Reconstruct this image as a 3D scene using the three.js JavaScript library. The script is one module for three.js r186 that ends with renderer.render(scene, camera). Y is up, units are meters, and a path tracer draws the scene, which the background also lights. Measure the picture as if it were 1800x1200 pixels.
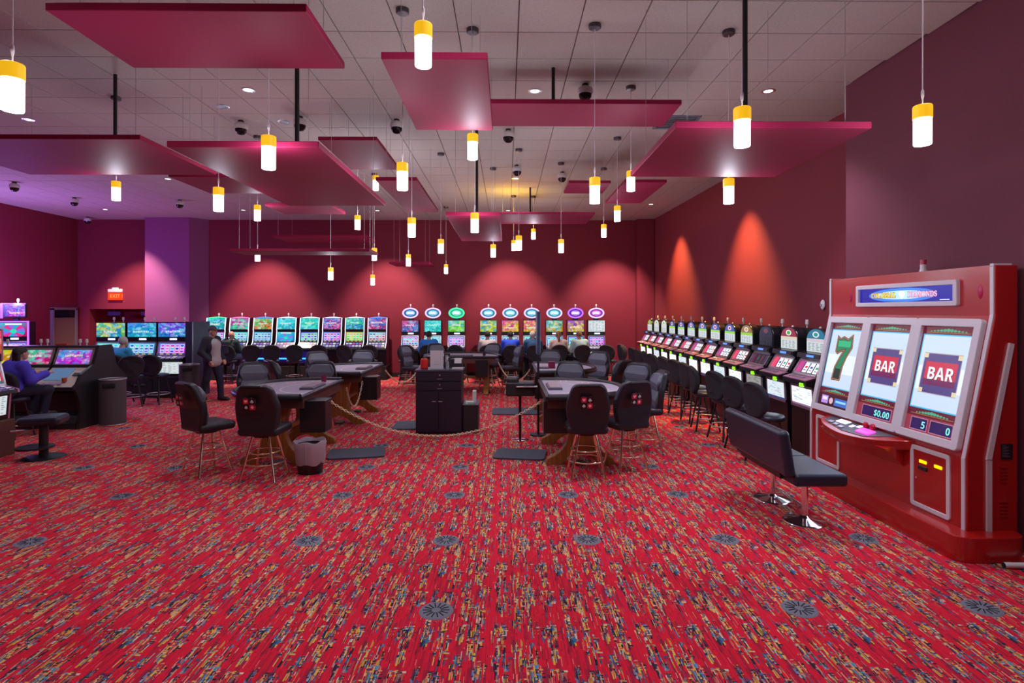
import * as THREE from 'three';
import { RoundedBoxGeometry } from 'three/addons/geometries/RoundedBoxGeometry.js';
import { mergeGeometries, mergeVertices } from 'three/addons/utils/BufferGeometryUtils.js';
import { MarchingCubes } from 'three/addons/objects/MarchingCubes.js';
import { RectAreaLightUniformsLib } from 'three/addons/lights/RectAreaLightUniformsLib.js';

// ---------- camera, light levels, exposure ----------
const scene = new THREE.Scene();
scene.background = new THREE.Color(0x000000);
const camera = new THREE.PerspectiveCamera(2 * Math.atan(0.6) * 180 / Math.PI, 1.5, 0.05, 80);
camera.position.set(0, 2.05, 0);
camera.rotation.y = -0.01;
camera.setViewOffset(1800, 1200, 0, 53, 1800, 1200);   // shift lens: horizon above the middle, verticals stay upright
scene.add(camera);
const renderer = new THREE.WebGLRenderer({ antialias: true });
renderer.toneMapping = THREE.LinearToneMapping;
renderer.toneMappingExposure = 1.0;
renderer.shadowMap.enabled = true;
RectAreaLightUniformsLib.init();
const PENDANT_CD = 1.15, DOWNLIGHT_CD = 11, WASHER_CD = 88, SCREEN_NITS = 2, VIOLET_NITS = 8, VIOLET_CD = 17;
const GENERAL = 0xf6f0ff, WASH = 0xffc794, LAMP_WHITE = 0xeceeff, VIOLET = 0xb084ff;

// ---------- helpers ----------
let seed = 7;
const rnd = (a = 0, b = 1) => { seed = (seed * 1664525 + 1013904223) % 4294967296; return a + (b - a) * seed / 4294967296; };
const used = {};
function numbered(name) { const n = used[name] = (used[name] ?? -1) + 1; return n ? name + '_' + String(n).padStart(3, '0') : name; }
const V = (x, y, z) => new THREE.Vector3(x, y, z);
function clean(g) {
  g = g.index ? g.toNonIndexed() : g;
  for (const k of Object.keys(g.attributes)) if (!['position', 'normal', 'uv'].includes(k)) g.deleteAttribute(k);
  if (!g.attributes.uv) g.setAttribute('uv', new THREE.BufferAttribute(new Float32Array(g.attributes.position.count * 2), 2));
  if (!g.attributes.normal) g.computeVertexNormals();
  return g;
}
const join = (gs) => { gs = [gs].flat(3).map(clean); return gs.length === 1 ? gs[0] : mergeGeometries(gs); };
function mesh(name, gs, mat, parent) {
  const m = new THREE.Mesh(gs.isBufferGeometry ? gs : join(gs), mat);
  m.name = parent ? name : numbered(name); m.castShadow = m.receiveShadow = true;
  (parent ?? scene).add(m); return m;
}
function tag(o, label, category, group, kind) {
  Object.assign(o.userData, { label, category }); if (group) o.userData.group = group; if (kind) o.userData.kind = kind; return o;
}
function thing(name, label, category, x = 0, y = 0, z = 0, turn = 0, group) {
  const g = new THREE.Group(); g.name = numbered(name); g.position.set(x, y, z); g.rotation.y = turn; scene.add(g);
  return tag(g, label, category, group);
}
function struct(name, gs, mat, label) {
  const m = mesh(name, gs, mat); m.userData = { kind: 'structure', label, category: name.split('_')[0] }; return m;
}
function copy(src, name, label, x, y, z, turn) {
  const c = src.clone(); c.name = numbered(name); c.userData = { ...src.userData, label }; c.position.set(x, y, z); c.rotation.y = turn; scene.add(c); return c;
}
const tr = (g, x, y, z, rx = 0, ry = 0, rz = 0) => { if (rx) g.rotateX(rx); if (ry) g.rotateY(ry); if (rz) g.rotateZ(rz); return g.translate(x, y, z); };
const box = (w, h, d, x = 0, y = 0, z = 0, rx = 0, ry = 0, rz = 0) => tr(new THREE.BoxGeometry(w, h, d), x, y, z, rx, ry, rz);
const rbox = (w, h, d, r, x = 0, y = 0, z = 0, rx = 0, ry = 0, rz = 0, s = 2) => tr(new RoundedBoxGeometry(w, h, d, s, Math.min(r, w / 2.01, h / 2.01, d / 2.01)), x, y, z, rx, ry, rz);
const cyl = (r1, r2, h, x = 0, y = 0, z = 0, n = 20, open = false) => tr(new THREE.CylinderGeometry(r1, r2, h, n, 1, open), x, y, z);
const sph = (r, x, y, z, n = 14) => tr(new THREE.SphereGeometry(r, n, Math.round(n * .7)), x, y, z);
const lathe = (pts, n = 24) => new THREE.LatheGeometry(pts.map(p => new THREE.Vector2(p[0], p[1])), n);
const tube = (pts, r, n = 12, k = 6, closed = false) => new THREE.TubeGeometry(new THREE.CatmullRomCurve3(pts.map(p => V(...p)), closed), n, r, k, closed);
function rod(a, b, r1, r2 = r1, n = 8) {
  const A = V(...a), B = V(...b), d = B.clone().sub(A), g = new THREE.CylinderGeometry(r2, r1, d.length(), n);
  g.applyQuaternion(new THREE.Quaternion().setFromUnitVectors(V(0, 1, 0), d.normalize()));
  const m = A.add(B).multiplyScalar(.5); return g.translate(m.x, m.y, m.z);
}
function shape(pts) { const s = new THREE.Shape(); pts.forEach((p, i) => i ? s.lineTo(p[0], p[1]) : s.moveTo(p[0], p[1])); return s; }
function extr(s, depth, bevel = 0, curve = 8) {
  if (Array.isArray(s)) s = shape(s);
  return new THREE.ExtrudeGeometry(s, { depth, curveSegments: curve, bevelEnabled: bevel > 0, bevelThickness: bevel, bevelSize: bevel, bevelSegments: 2, steps: 1 });
}
// side profile [z, y] swept along x, centred
const profile = (pts, w, bevel = 0) => { const g = extr(pts.map(p => [-p[0], p[1]]), w - 2 * bevel, bevel); g.rotateY(Math.PI / 2); return g.translate(-w / 2 + bevel, 0, 0); };
function planarUV(g) {
  g.computeBoundingBox(); const b = g.boundingBox, p = g.attributes.position, uv = new Float32Array(p.count * 2);
  for (let i = 0; i < p.count; i++) { uv[2 * i] = (p.getX(i) - b.min.x) / (b.max.x - b.min.x); uv[2 * i + 1] = (p.getY(i) - b.min.y) / (b.max.y - b.min.y); }
  g.setAttribute('uv', new THREE.BufferAttribute(uv, 2)); return g;
}
const roundRect = (w, h, r) => { const s = new THREE.Shape(), x = -w / 2, y = -h / 2; s.moveTo(x + r, y); s.lineTo(x + w - r, y); s.quadraticCurveTo(x + w, y, x + w, y + r); s.lineTo(x + w, y + h - r); s.quadraticCurveTo(x + w, y + h, x + w - r, y + h); s.lineTo(x + r, y + h); s.quadraticCurveTo(x, y + h, x, y + h - r); s.lineTo(x, y + r); s.quadraticCurveTo(x, y, x + r, y); return s; };
function frameGeo(w, h, t, depth, r = .02, bevel = .004) { const s = roundRect(w, h, r); s.holes.push(roundRect(w - 2 * t, h - 2 * t, Math.max(r - t * .6, .004))); return extr(s, depth, bevel, 4); }
const ordinal = ['first', 'second', 'third', 'fourth', 'fifth', 'sixth', 'seventh', 'eighth', 'ninth', 'tenth', 'eleventh', 'twelfth', 'thirteenth', 'fourteenth'];

// ---------- textures ----------
function canvasTex(w, h, draw, opts = {}) {
  const c = document.createElement('canvas'); c.width = w; c.height = h; draw(c.getContext('2d'), w, h);
  const t = new THREE.CanvasTexture(c); t.colorSpace = THREE.SRGBColorSpace; t.magFilter = THREE.LinearFilter;
  if (opts.repeat) t.wrapS = t.wrapT = THREE.RepeatWrapping; return t;
}
function noiseTex(n, lo, hi, streak = 0, rep = 1) {          // fine grain, grey
  const d = new Uint8Array(n * n * 4);
  for (let y = 0; y < n; y++) { let run = rnd(); for (let x = 0; x < n; x++) { if (!streak || rnd() < 1 / streak) run = rnd(); const v = 255 * (lo + (hi - lo) * (.6 * run + .4 * rnd())); const i = 4 * (y * n + x); d[i] = d[i + 1] = d[i + 2] = v; d[i + 3] = 255; } }
  const t = new THREE.DataTexture(d, n, n); t.wrapS = t.wrapT = THREE.RepeatWrapping; t.magFilter = THREE.LinearFilter; t.colorSpace = THREE.SRGBColorSpace; t.repeat.set(rep, rep); t.needsUpdate = true; return t;
}
const paintGrain = noiseTex(128, .93, 1), tileGrain = noiseTex(128, .82, 1), leatherBump = noiseTex(128, 0, 1, 0, 4);
const std = (color, rough = .6, o = {}) => new THREE.MeshStandardMaterial({ color, roughness: rough, ...o });
const lin = (r, g, b) => new THREE.Color().setRGB(r, g, b);
const glow = (map, k = 1, tint = 0xffffff) => new THREE.MeshStandardMaterial({ color: 0x050505, roughness: .25, emissive: tint, emissiveMap: map ?? null, emissiveIntensity: k });

const panelMat = (r, g, b) => new THREE.MeshPhysicalMaterial({ color: lin(r, g, b), roughness: .6, specularIntensity: .22 });
const M = {
  black: std(lin(.018, .018, .022), .45), blackSatin: std(lin(.012, .012, .016), .3), matBlack: std(lin(.012, .012, .014), .85),
  leather: new THREE.MeshPhysicalMaterial({ color: lin(.016, .017, .024), roughness: .38, bumpMap: leatherBump, bumpScale: .0006 }),
  sheenLeather: new THREE.MeshPhysicalMaterial({ color: lin(.13, .14, .19), roughness: .42, bumpMap: leatherBump, bumpScale: .0006 }),  // same black chair leather, its grey-blue reflection put into a lighter colour
  blueVinyl: new THREE.MeshPhysicalMaterial({ color: lin(.02, .026, .05), roughness: .4 }),
  fabric: std(lin(.022, .022, .03), .9),
  chrome: std(lin(.85, .84, .86), .12, { metalness: 1 }), silver: std(lin(.6, .6, .64), .3, { metalness: .9 }),
  brass: std(lin(.96, .83, .6), .16, { metalness: .95 }), chainGold: std(lin(.78, .64, .42), .4, { metalness: .3 }), steelPole: std(lin(.015, .015, .018), .4, { metalness: .3 }),
  wire: std(lin(.5, .5, .5), .4, { metalness: .6 }), cord: std(lin(.75, .72, .78), .5),
  wood: std(lin(.42, .19, .05), .42, { map: null }), darkWood: std(lin(.1, .035, .025), .45), brownBase: std(lin(.12, .045, .03), .6),
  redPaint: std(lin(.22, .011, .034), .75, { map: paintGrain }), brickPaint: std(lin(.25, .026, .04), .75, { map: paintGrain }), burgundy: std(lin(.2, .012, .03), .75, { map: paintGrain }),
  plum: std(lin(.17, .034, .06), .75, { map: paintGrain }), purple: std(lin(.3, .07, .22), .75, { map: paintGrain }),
  panelPaint: panelMat(.25, .011, .05),
  tile: std(lin(.62, .56, .5), .95, { map: tileGrain }), grid: std(lin(.2, .16, .13), .8), white: std(lin(.8, .8, .82), .5), offWhite: std(lin(.68, .64, .62), .6),
  machineRed: new THREE.MeshPhysicalMaterial({ color: lin(.46, .009, .007), roughness: .3, clearcoat: .8, clearcoatRoughness: .12 }), trimGrey: std(lin(.74, .72, .77), .45),
  amber: new THREE.MeshStandardMaterial({ color: lin(.8, .4, .02), roughness: .35, emissive: lin(.9, .5, .01), emissiveIntensity: .85 }),
  diffuser: new THREE.MeshStandardMaterial({ color: 0xffffff, roughness: .5, emissive: lin(1, .96, .88), emissiveIntensity: 3.2 }),
  lens: new THREE.MeshStandardMaterial({ color: 0xffffff, emissive: lin(1, .95, .88), emissiveIntensity: 2.6 }), lensDim: std(lin(.5, .5, .55), .2, { metalness: .6 }),
  bronze: std(lin(.12, .1, .11), .35, { metalness: .8 }), domeBlack: std(lin(.01, .01, .012), .08), vent: std(lin(.17, .18, .23), .75), ventSlot: std(lin(.01, .01, .012), .9),
  mat: std(lin(.08, .09, .125), .9), felt: null, rail: std(lin(.014, .014, .018), .4), redGlow: glow(null, 2, 0xff1505), greenGlow: glow(null, 1.6, 0x8cff1e), yellowGlow: glow(null, 1.5, 0xffd400),
  cyanGlow: glow(null, 1.8, 0x39a8ff), greenLed: glow(null, 1.6, 0x3dffa6), pinkLed: glow(null, 1.6, 0xff7ac4), whiteLed: glow(null, 1.6, 0xdfe6ff), blueLed: glow(null, 1.5, 0x5a8cff), violetLed: glow(null, 2.4, 0x9a55ff), ringLed: glow(null, 1.7, 0xd9b4ff),
  skin: std(lin(.5, .27, .19), .6), greyHair: std(lin(.42, .4, .38), .8), darkHair: std(lin(.02, .014, .012), .7), brownHair: std(lin(.2, .1, .045), .7),
  navy: std(lin(.015, .015, .04), .9), jeans: std(lin(.12, .17, .32), .9), shoe: std(lin(.02, .02, .022), .6),
};
{ // wood grain
  const t = canvasTex(256, 256, (g, w, h) => { g.fillStyle = '#b98445'; g.fillRect(0, 0, w, h); for (let i = 0; i < 260; i++) { g.strokeStyle = `rgba(${90 + rnd(0, 60) | 0},${50 + rnd(0, 30) | 0},20,${rnd(.1, .35)})`; g.lineWidth = rnd(.5, 2); g.beginPath(); const x = rnd(0, w); g.moveTo(x, 0); g.bezierCurveTo(x + rnd(-8, 8), h * .3, x + rnd(-8, 8), h * .6, x, h); g.stroke(); } }, { repeat: true });
  M.wood.map = t; M.wood.color = lin(.82, .72, .6);
  M.felt = std(0xffffff, .95, { map: canvasTex(512, 512, (g, w, h) => {
    g.fillStyle = '#aca4b8'; g.fillRect(0, 0, w, h);
    for (let i = 0; i < 1500; i++) { g.fillStyle = `rgba(${rnd(150, 215) | 0},${rnd(120, 170) | 0},${rnd(125, 185) | 0},.3)`; g.fillRect(rnd(0, w), rnd(0, h), rnd(2, 22), rnd(1, 5)); }
    g.strokeStyle = '#e6d7dd'; g.lineWidth = 5; g.beginPath(); g.ellipse(w / 2, 30, w * .3, h * .42, 0, 0, Math.PI); g.stroke(); g.strokeStyle = '#c79aa0'; g.beginPath(); g.ellipse(w / 2, 30, w * .36, h * .5, 0, 0, Math.PI); g.stroke();
    for (let k = 0; k < 6; k++) { const a = .35 + k * .49, x = w / 2 + Math.cos(a) * w * .41, y = 40 + Math.sin(a) * h * .66; g.strokeStyle = '#f0e2e6'; g.lineWidth = 4; g.strokeRect(x - 16, y - 20, 32, 40); g.fillStyle = 'rgba(190,120,110,.5)'; g.fillRect(x - 14, y - 18, 28, 36); }
  }) });
}
const carpet = canvasTex(1024, 1024, (g, W) => {
  const wrap = (x, y, w, h, c) => { g.fillStyle = c; for (const dx of [0, -W]) for (const dy of [0, -W]) g.fillRect((x % W + W) % W + dx, (y % W + W) % W + dy, w, h); };
  const pick = a => a[Math.floor(rnd(0, a.length))];
  g.fillStyle = '#e00530'; g.fillRect(0, 0, W, W);
  const bright = ['#e8c35a', '#e9cf86', '#efe2c6', '#d98a4a', '#5f9fc0', '#3f7fae', '#9fc6d2', '#f0e6da', '#c9b27a', '#7f8ca0'], dark = ['#101426', '#1b2a44', '#2a1030', '#241c2c', '#3a2a3c'], wine = ['#8d0a2c', '#6f0f35', '#a30a2a', '#7d1f3f', '#b20428', '#5a1840', '#92283c'];
  for (let i = 0; i < 170; i++) wrap(rnd(0, W), rnd(0, W), rnd(8, 34), rnd(60, 330), pick(wine) + '66');
  const clutter = (cx, cy, rx, ry) => {
    for (let i = 0, n = rx * ry / 66; i < n; i++) {
      const v = rnd(-1, 1), u = rnd(-1, 1) * Math.sqrt(1 - v * v * .8), q = rnd(), long = rnd() < .6;
      wrap(cx + u * rx + 6 * Math.sin(v * 7 + cx), cy + v * ry, long ? rnd(6, 17) : rnd(16, 42), long ? rnd(26, 95) : rnd(7, 19), q < .24 ? pick(['#e2b23e', '#e8c05a', '#cf9a3c']) : q < .44 ? pick(['#2f6f9e', '#4f93b8', '#3a4f86', '#6f86a8', '#27557c']) : q < .68 ? pick(dark) : q < .75 ? pick(['#e2d2b4', '#c9bfae', '#9fb4bc']) : q < .86 ? pick(['#c9703c', '#b85a48', '#d99070']) : pick(wine));
    }
  };
  for (let c = 0; c < 8; c++) {
    const x = (c + .5) * W / 8 + rnd(-22, 22); let y = rnd(0, W); const end = y + W * .8;
    while (y < end) { const r = rnd(70, 190); clutter(x + rnd(-20, 20), y + r, rnd(22, 64), r); y += 2 * r + rnd(10, 120); }
  }
  for (let i = 0; i < 190; i++) wrap(rnd(0, W), rnd(0, W), rnd(3, 6), rnd(40, 150), pick(['#e8cbb0', '#d89a86', '#e6c472', '#1a1630', '#3d6a94', '#20142c', '#c06a48']));
  for (let i = 0; i < 130; i++) wrap(rnd(0, W), rnd(0, W), rnd(7, 18), rnd(60, 240), pick(['#e00530', '#d8042c', '#e4082e']));
  for (let i = 0; i < 26000; i++) { g.fillStyle = rnd() < .5 ? 'rgba(0,0,0,.10)' : 'rgba(255,235,220,.07)'; g.fillRect(rnd(0, W), rnd(0, W), 2, 3); }
}, { repeat: true });
carpet.repeat.set(1 / .92, 1 / .92);
M.carpet = std(0xffffff, 1, { map: carpet });

// slot art: abstract game graphics
function art(kind, hues, s) {
  return canvasTex(160, 128, (g, w, h) => {
    seed = s * 7919 + 13; const hs = (a, l, k = 85) => `hsl(${a},${k}%,${l}%)`;
    const gr = g.createLinearGradient(0, 0, w * .3, h); gr.addColorStop(0, hs(hues[0], 62)); gr.addColorStop(1, hs(hues[1 % hues.length], 40)); g.fillStyle = gr; g.fillRect(0, 0, w, h);
    if (kind === 'title') {
      for (let i = 0; i < 50; i++) { g.fillStyle = hs(hues[i % hues.length] + rnd(-20, 20), rnd(35, 88)) ; g.globalAlpha = .55; g.beginPath(); g.ellipse(rnd(0, w), rnd(0, h), rnd(5, 26), rnd(4, 18), rnd(0, 3), 0, 7); g.fill(); }
      for (let i = 0; i < 26; i++) { g.globalAlpha = .6; g.fillStyle = `hsl(${hues[i % hues.length] + rnd(-50, 50)},70%,${rnd(60, 92)}%)`; g.beginPath(); g.arc(rnd(0, w), rnd(0, h), rnd(2, 9), 0, 7); g.fill(); } g.globalAlpha = .8; g.fillStyle = ['#f4f4ff', '#fff2c0', '#ffe0f0', '#d8fff4'][s % 4]; const ty = h * rnd(.3, .6); let x = w * rnd(.15, .3); while (x < w * .72) { const a = rnd(6, 13); g.fillRect(x, ty + rnd(-4, 4), a, h * .14); x += a + 2; }
    } else if (kind === 'reels') {
      for (let c = 0; c < 5; c++) { g.fillStyle = 'rgba(245,248,255,.8)'; g.fillRect(8 + c * 29.5, 12, 27, h - 30); for (let r = 0; r < 3; r++) { g.fillStyle = hs(hues[Math.floor(rnd(0, hues.length))] + rnd(-25, 25), rnd(35, 70)); g.beginPath(); const x = 21.5 + c * 29.5, y = 30 + r * 32; if (rnd() < .5) g.arc(x, y, 10, 0, 7); else g.rect(x - 9, y - 9, 18, 18); g.fill(); } }
      g.fillStyle = hs(hues[0], 25); g.fillRect(0, h - 14, w, 14); g.fillStyle = '#ffe9a0'; for (let i = 0; i < 4; i++) g.fillRect(10 + i * 38, h - 11, 22, 7);
    } else if (kind === 'wheel') {
      for (let i = 0; i < 12; i++) { g.fillStyle = hs(hues[i % hues.length], 45 + 12 * (i % 3)); g.beginPath(); g.moveTo(w / 2, h * .62); g.arc(w / 2, h * .62, h * .52, i * Math.PI / 6, (i + 1) * Math.PI / 6); g.fill(); }
      g.fillStyle = hs(165, 55); g.beginPath(); g.arc(w / 2, h * .62, 19, 0, 7); g.fill(); g.fillStyle = '#fff'; g.fillRect(w * .2, 6, w * .6, 14);
    } else if (kind === 'paytable') {
      g.fillStyle = '#dfe8ea'; g.fillRect(0, 0, w, h); g.fillStyle = '#8fa5b4'; for (let r = 0; r < 9; r++) for (let c = 0; c < 5; c++) if (rnd() < .85) g.fillRect(8 + c * 31, 8 + r * 13, rnd(10, 24), 5);
    } else if (kind === 'buttons') {
      g.fillStyle = '#2a2438'; g.fillRect(0, 0, w, h); for (let r = 0; r < 2; r++) for (let c = 0; c < 5; c++) { g.fillStyle = ['#d8d4ff', '#a878e8', '#7c8cf0', '#f0e8ff', '#e060c0'][Math.floor(rnd(0, 5))]; g.fillRect(8 + c * 30, 16 + r * 52, 24, 34); }
    }
  });
}
function ovalArt(h1, h2, s) {
  return canvasTex(128, 96, (g, w, h) => {
    seed = s * 331 + 5; g.fillStyle = `hsl(${h1},70%,38%)`; g.fillRect(0, 0, w, h); g.fillStyle = `hsl(${h2},75%,72%)`; g.beginPath(); g.ellipse(w / 2, h / 2, w * .36, h * .33, 0, 0, 7); g.fill();
    g.fillStyle = '#ffffff'; let x = w * .22; while (x < w * .72) { const a = rnd(6, 13); g.fillRect(x, h * .34 + rnd(-3, 3), a, h * .3); x += a + 2; } g.fillStyle = `hsl(${h1},80%,35%)`; g.fillRect(w * .3, h * .68, w * .4, 4);
  });
}

// ---------- room shell ----------
const CEIL = 4.9, BACK = -17.8;
const plan = (pts, y0, y1) => { const g = extr(pts.map(p => [p[0], -p[1]]), y1 - y0); g.rotateX(-Math.PI / 2); return g.translate(0, y0, 0); };
const nearWallX = z => 4.3 + (z + 7.16) * .0376, farWallX = z => 4.57 + (z - BACK) * .0282;
function planeUV(g, k = 1) { const p = g.attributes.position, uv = g.attributes.uv; for (let i = 0; i < p.count; i++) uv.setXY(i, p.getX(i) * k, -p.getZ(i) * k); return g; }
{
  struct('floor', planeUV(box(19.4, .1, 25, -4.3, -.05, -7)), M.carpet, 'red carpet with yellow, blue and black streaks');
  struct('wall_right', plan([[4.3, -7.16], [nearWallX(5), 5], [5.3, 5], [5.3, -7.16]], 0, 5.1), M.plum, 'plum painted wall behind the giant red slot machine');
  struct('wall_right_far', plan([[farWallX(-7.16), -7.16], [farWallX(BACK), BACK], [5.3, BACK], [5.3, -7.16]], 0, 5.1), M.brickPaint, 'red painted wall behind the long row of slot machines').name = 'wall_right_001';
  struct('wall_back', plan([[-9.3, BACK], [5.3, BACK], [5.3, BACK - .3], [-9.3, BACK - .3]], 0, 5.1), M.redPaint, 'red back wall with light scallops');
  struct('wall_left', plan([[-13.3, 5], [-13.3, BACK - .3], [-13.6, BACK - .3], [-13.6, 5]], 0, 5.1), M.redPaint, 'dark red side wall with a door');
  struct('wall_front', plan([[-13.6, 5], [5.3, 5], [5.3, 5.3], [-13.6, 5.3]], 0, 5.1), M.burgundy, 'wall behind the viewer');
  struct('wall_back', [plan([[-13.3, BACK], [-12.95, BACK], [-12.95, BACK - .3], [-13.3, BACK - .3]], 0, 5.1), plan([[-12.95, BACK], [-10.9, BACK], [-10.9, BACK - .3], [-12.95, BACK - .3]], 2.12, 5.1)], M.redPaint, 'red wall above the dark alcove opening');
  struct('wall_alcove', [box(2.6, 2.3, .1, -11.9, 1.1, -19.6), box(.1, 2.3, 1.6, -13.1, 1.1, -18.9), box(.1, 2.3, 1.6, -10.8, 1.1, -18.9), box(2.6, .1, 1.6, -11.9, 2.25, -18.9)], M.redPaint, 'dark alcove behind the opening in the back wall');
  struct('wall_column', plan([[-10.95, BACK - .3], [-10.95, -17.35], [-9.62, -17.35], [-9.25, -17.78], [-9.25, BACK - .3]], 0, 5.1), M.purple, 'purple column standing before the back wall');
  struct('wall_pilaster', plan([[4.04, BACK], [4.04, -17.5], [4.56, -17.5], [4.56, BACK]], 0, 4.9), M.redPaint, 'dark plum pilaster in the back right corner');
  struct('baseboard_back', box(13.2, .14, .02, -2.6, .07, BACK + .011), M.matBlack, 'black baseboard along the back wall');
  struct('baseboard_right', plan([[farWallX(-7.2) - .02, -7.2], [farWallX(-17.45) - .02, -17.45], [farWallX(-17.45), -17.45], [farWallX(-7.2), -7.2]], 0, .14), M.matBlack, 'black baseboard under the far right wall');
  struct('baseboard_left', box(.02, .14, 21.6, -13.289, .07, -5.9), M.matBlack, 'black baseboard along the left wall');
  const d = new THREE.Group(); d.name = 'door_1'; d.userData = { kind: 'structure', label: 'grey brown door in the left wall near the corner', category: 'door' }; scene.add(d);
  mesh('door_leaf', box(.04, 1.86, .84, -13.275, .93, -17.2), std(lin(.16, .1, .09), .6), d); mesh('transom_panel', box(.04, .22, .84, -13.275, 1.98, -17.2), M.domeBlack, d);
  mesh('door_frame', [box(.08, 2.14, .06, -13.26, 1.07, -16.75), box(.08, 2.14, .06, -13.26, 1.07, -17.65), box(.08, .07, .96, -13.26, 2.13, -17.2)], std(lin(.2, .17, .2), .5), d);
  mesh('door_handle', [rod([-13.25, 1, -17.52], [-13.2, 1, -17.52], .012), rod([-13.2, 1, -17.52], [-13.2, 1, -17.4], .012)], M.silver, d);

  // ceiling: tile grid
  const c = new THREE.Group(); c.name = 'ceiling'; c.userData = { kind: 'structure', label: 'beige suspended ceiling of square tiles', category: 'ceiling' }; scene.add(c);
  mesh('slab', box(19.4, .1, 25, -4.3, CEIL + .09, -7), M.grid, c);
  const bars = [], P = .61, t0 = box(1, 1, 1);
  const cells = [];
  for (let r = -14; r < 20; r++) for (let k = -23; k < 8; k++) {
    const zc = -(5.81 + (r + .5) * P), xl = .12 + k * P; let x0 = Math.max(xl + .006, -13.29), zf = Math.max(zc - P / 2 + .006, BACK + .005), zn = zc + P / 2 - .006;
    const wall = (zc > -7.16 ? nearWallX(zf) : farWallX(zn)) - .01; let x1 = Math.min(xl + P - .006, wall); if (zn < zf + .02 || x1 < x0 + .03) continue;
    if (zn > 4.9) continue;
    cells.push({ x: (x0 + x1) / 2, z: (zf + zn) / 2, w: x1 - x0, l: zn - zf, seen: zc < -4.9 && Math.abs(((x0 + x1) / 2) / zc) < .95 });
  }
  cells.sort((a, b) => (a.seen === b.seen ? b.z - a.z : a.seen ? -1 : 1));
  const far = [];
  cells.forEach((q, i) => {
    if (i < 300) { const m = mesh('ceiling_tile', t0, M.tile, c); m.scale.set(q.w, .022, q.l); m.position.set(q.x, CEIL + .011, q.z); }
    else far.push(box(q.w, .022, q.l, q.x, CEIL + .011, q.z));
  });
  mesh('ceiling_tiles_beyond', far, M.tile, c).userData.kind = 'stuff';
  for (let k = -21; k < 8; k++) bars.push(box(.024, .012, 24, .12 + k * P, CEIL + .028, -7));
  for (let r = -14; r < 20; r++) bars.push(box(18.2, .012, .024, -4.4, CEIL + .028, -(5.81 + r * P)));
  mesh('ceiling_grid', bars, M.grid, c);
}

// ---------- hanging ceiling panels ----------
function panel(label, x0, x1, d0, d1, y, mat, pole, tilt = 0) {
  const t = thing('ceiling_panel', label, 'panel', (x0 + x1) / 2, y, -(d0 + d1) / 2, 0, 'hanging ceiling panels');
  const w = x1 - x0, l = d1 - d0;
  mesh('panel_board', rbox(w, .05, l, .006, 0, .025, 0, 0, 0, 0, 1), mat, t);
  for (const sx of [-1, 1]) for (const sz of [-1, 1]) mesh('suspension_wire', rod([sx * (w / 2 - .12), .05, sz * (l / 2 - .12)], [sx * (w / 2 - .12), CEIL - y, sz * (l / 2 - .12)], .0022, .0022, 5), M.wire, t);
  if (pole) mesh('support_pole', [rod([pole[0] - t.position.x, .05, -pole[1] - t.position.z], [pole[0] - t.position.x, CEIL - y, -pole[1] - t.position.z], .021, .021, 10)], M.steelPole, t).userData.label = 'black support pole';
  return t;
}
panel('crimson panel at the top left, the nearest of the hanging panels', -2.76, -1.2, 3.43, 4.24, 3.85, M.panelPaint);
panel('plum panel cut by the left edge, above the leftmost stool', -6.1, -3.73, 5.83, 7.35, 3.8, M.panelPaint, [-4.71, 6.9]);
panel('crimson panel peeking out between the two big plum panels at left', -4.4, -2.2, 7.45, 8.5, 3.8, M.panelPaint);
panel('large plum panel left of centre carried by a black pole', -2.69, -1.49, 4.53, 7.03, 3.35, M.panelPaint, [-1.96, 5.35]);
panel('rose square-looking panel at the top centre', -.884, -.133, 4.02, 5.6, 3.83, M.panelPaint);
panel('long narrow plum panel right of the top centre panel, under a short black pole', -.3, 1.95, 6.3, 7.08, 4.35, M.panelPaint, [.55, 6.66]);
panel('small rose panel behind the large plum panel, left of centre', -2.53, -1.74, 7.67, 9.27, 4.35, M.panelPaint);
panel('narrow tilted-looking rose panel left of the centre lamps', -1.75, -1.2, 7.64, 10.05, 3.8, M.panelPaint);
panel('pink purple panel peeking out under the far edge of the large plum panel', -4, -2.9, 9.46, 10.3, 3.8, M.panelPaint);
panel('thin edge-on panel, the upper of two before the back wall at left', -6, -3.55, 14.6, 15.8, 3.95, M.panelPaint);
panel('thin edge-on panel, the lower of two before the back wall at left', -4.85, -2.4, 10, 10.67, 3.1, M.panelPaint);
panel('long rose panel above the podium, under a black pole', -.81, -.08, 7.6, 10.4, 3.33, M.panelPaint, [-.46, 8.9]);
panel('wide dark plum panel far back under a thin black pole', -.2, 1.92, 12.3, 13.7, 4.15, M.panelPaint, [.55, 13.1]);
panel('small red panel overlapped by a purple one, right of centre', 1.12, 1.88, 10.2, 11.1, 4.35, M.panelPaint);
panel('purple panel overlapping the small red one, right of centre', 1.93, 2.62, 9.25, 11.05, 4.15, M.panelPaint);
panel('large crimson panel at the right before the red wall, with a black pole', 1.2, 2.6, 4.02, 5.49, 3.35, M.panelPaint, [1.98, 4.7]);
panel('crimson panel corner at the top left edge of the picture', -5.9, -4.1, 3.9, 4.8, 3.85, M.panelPaint);
panel('tiny dark panel low before the back wall, left of the centre', -3.2, -2.1, 15.5, 16.6, 3.35, M.panelPaint);

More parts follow.
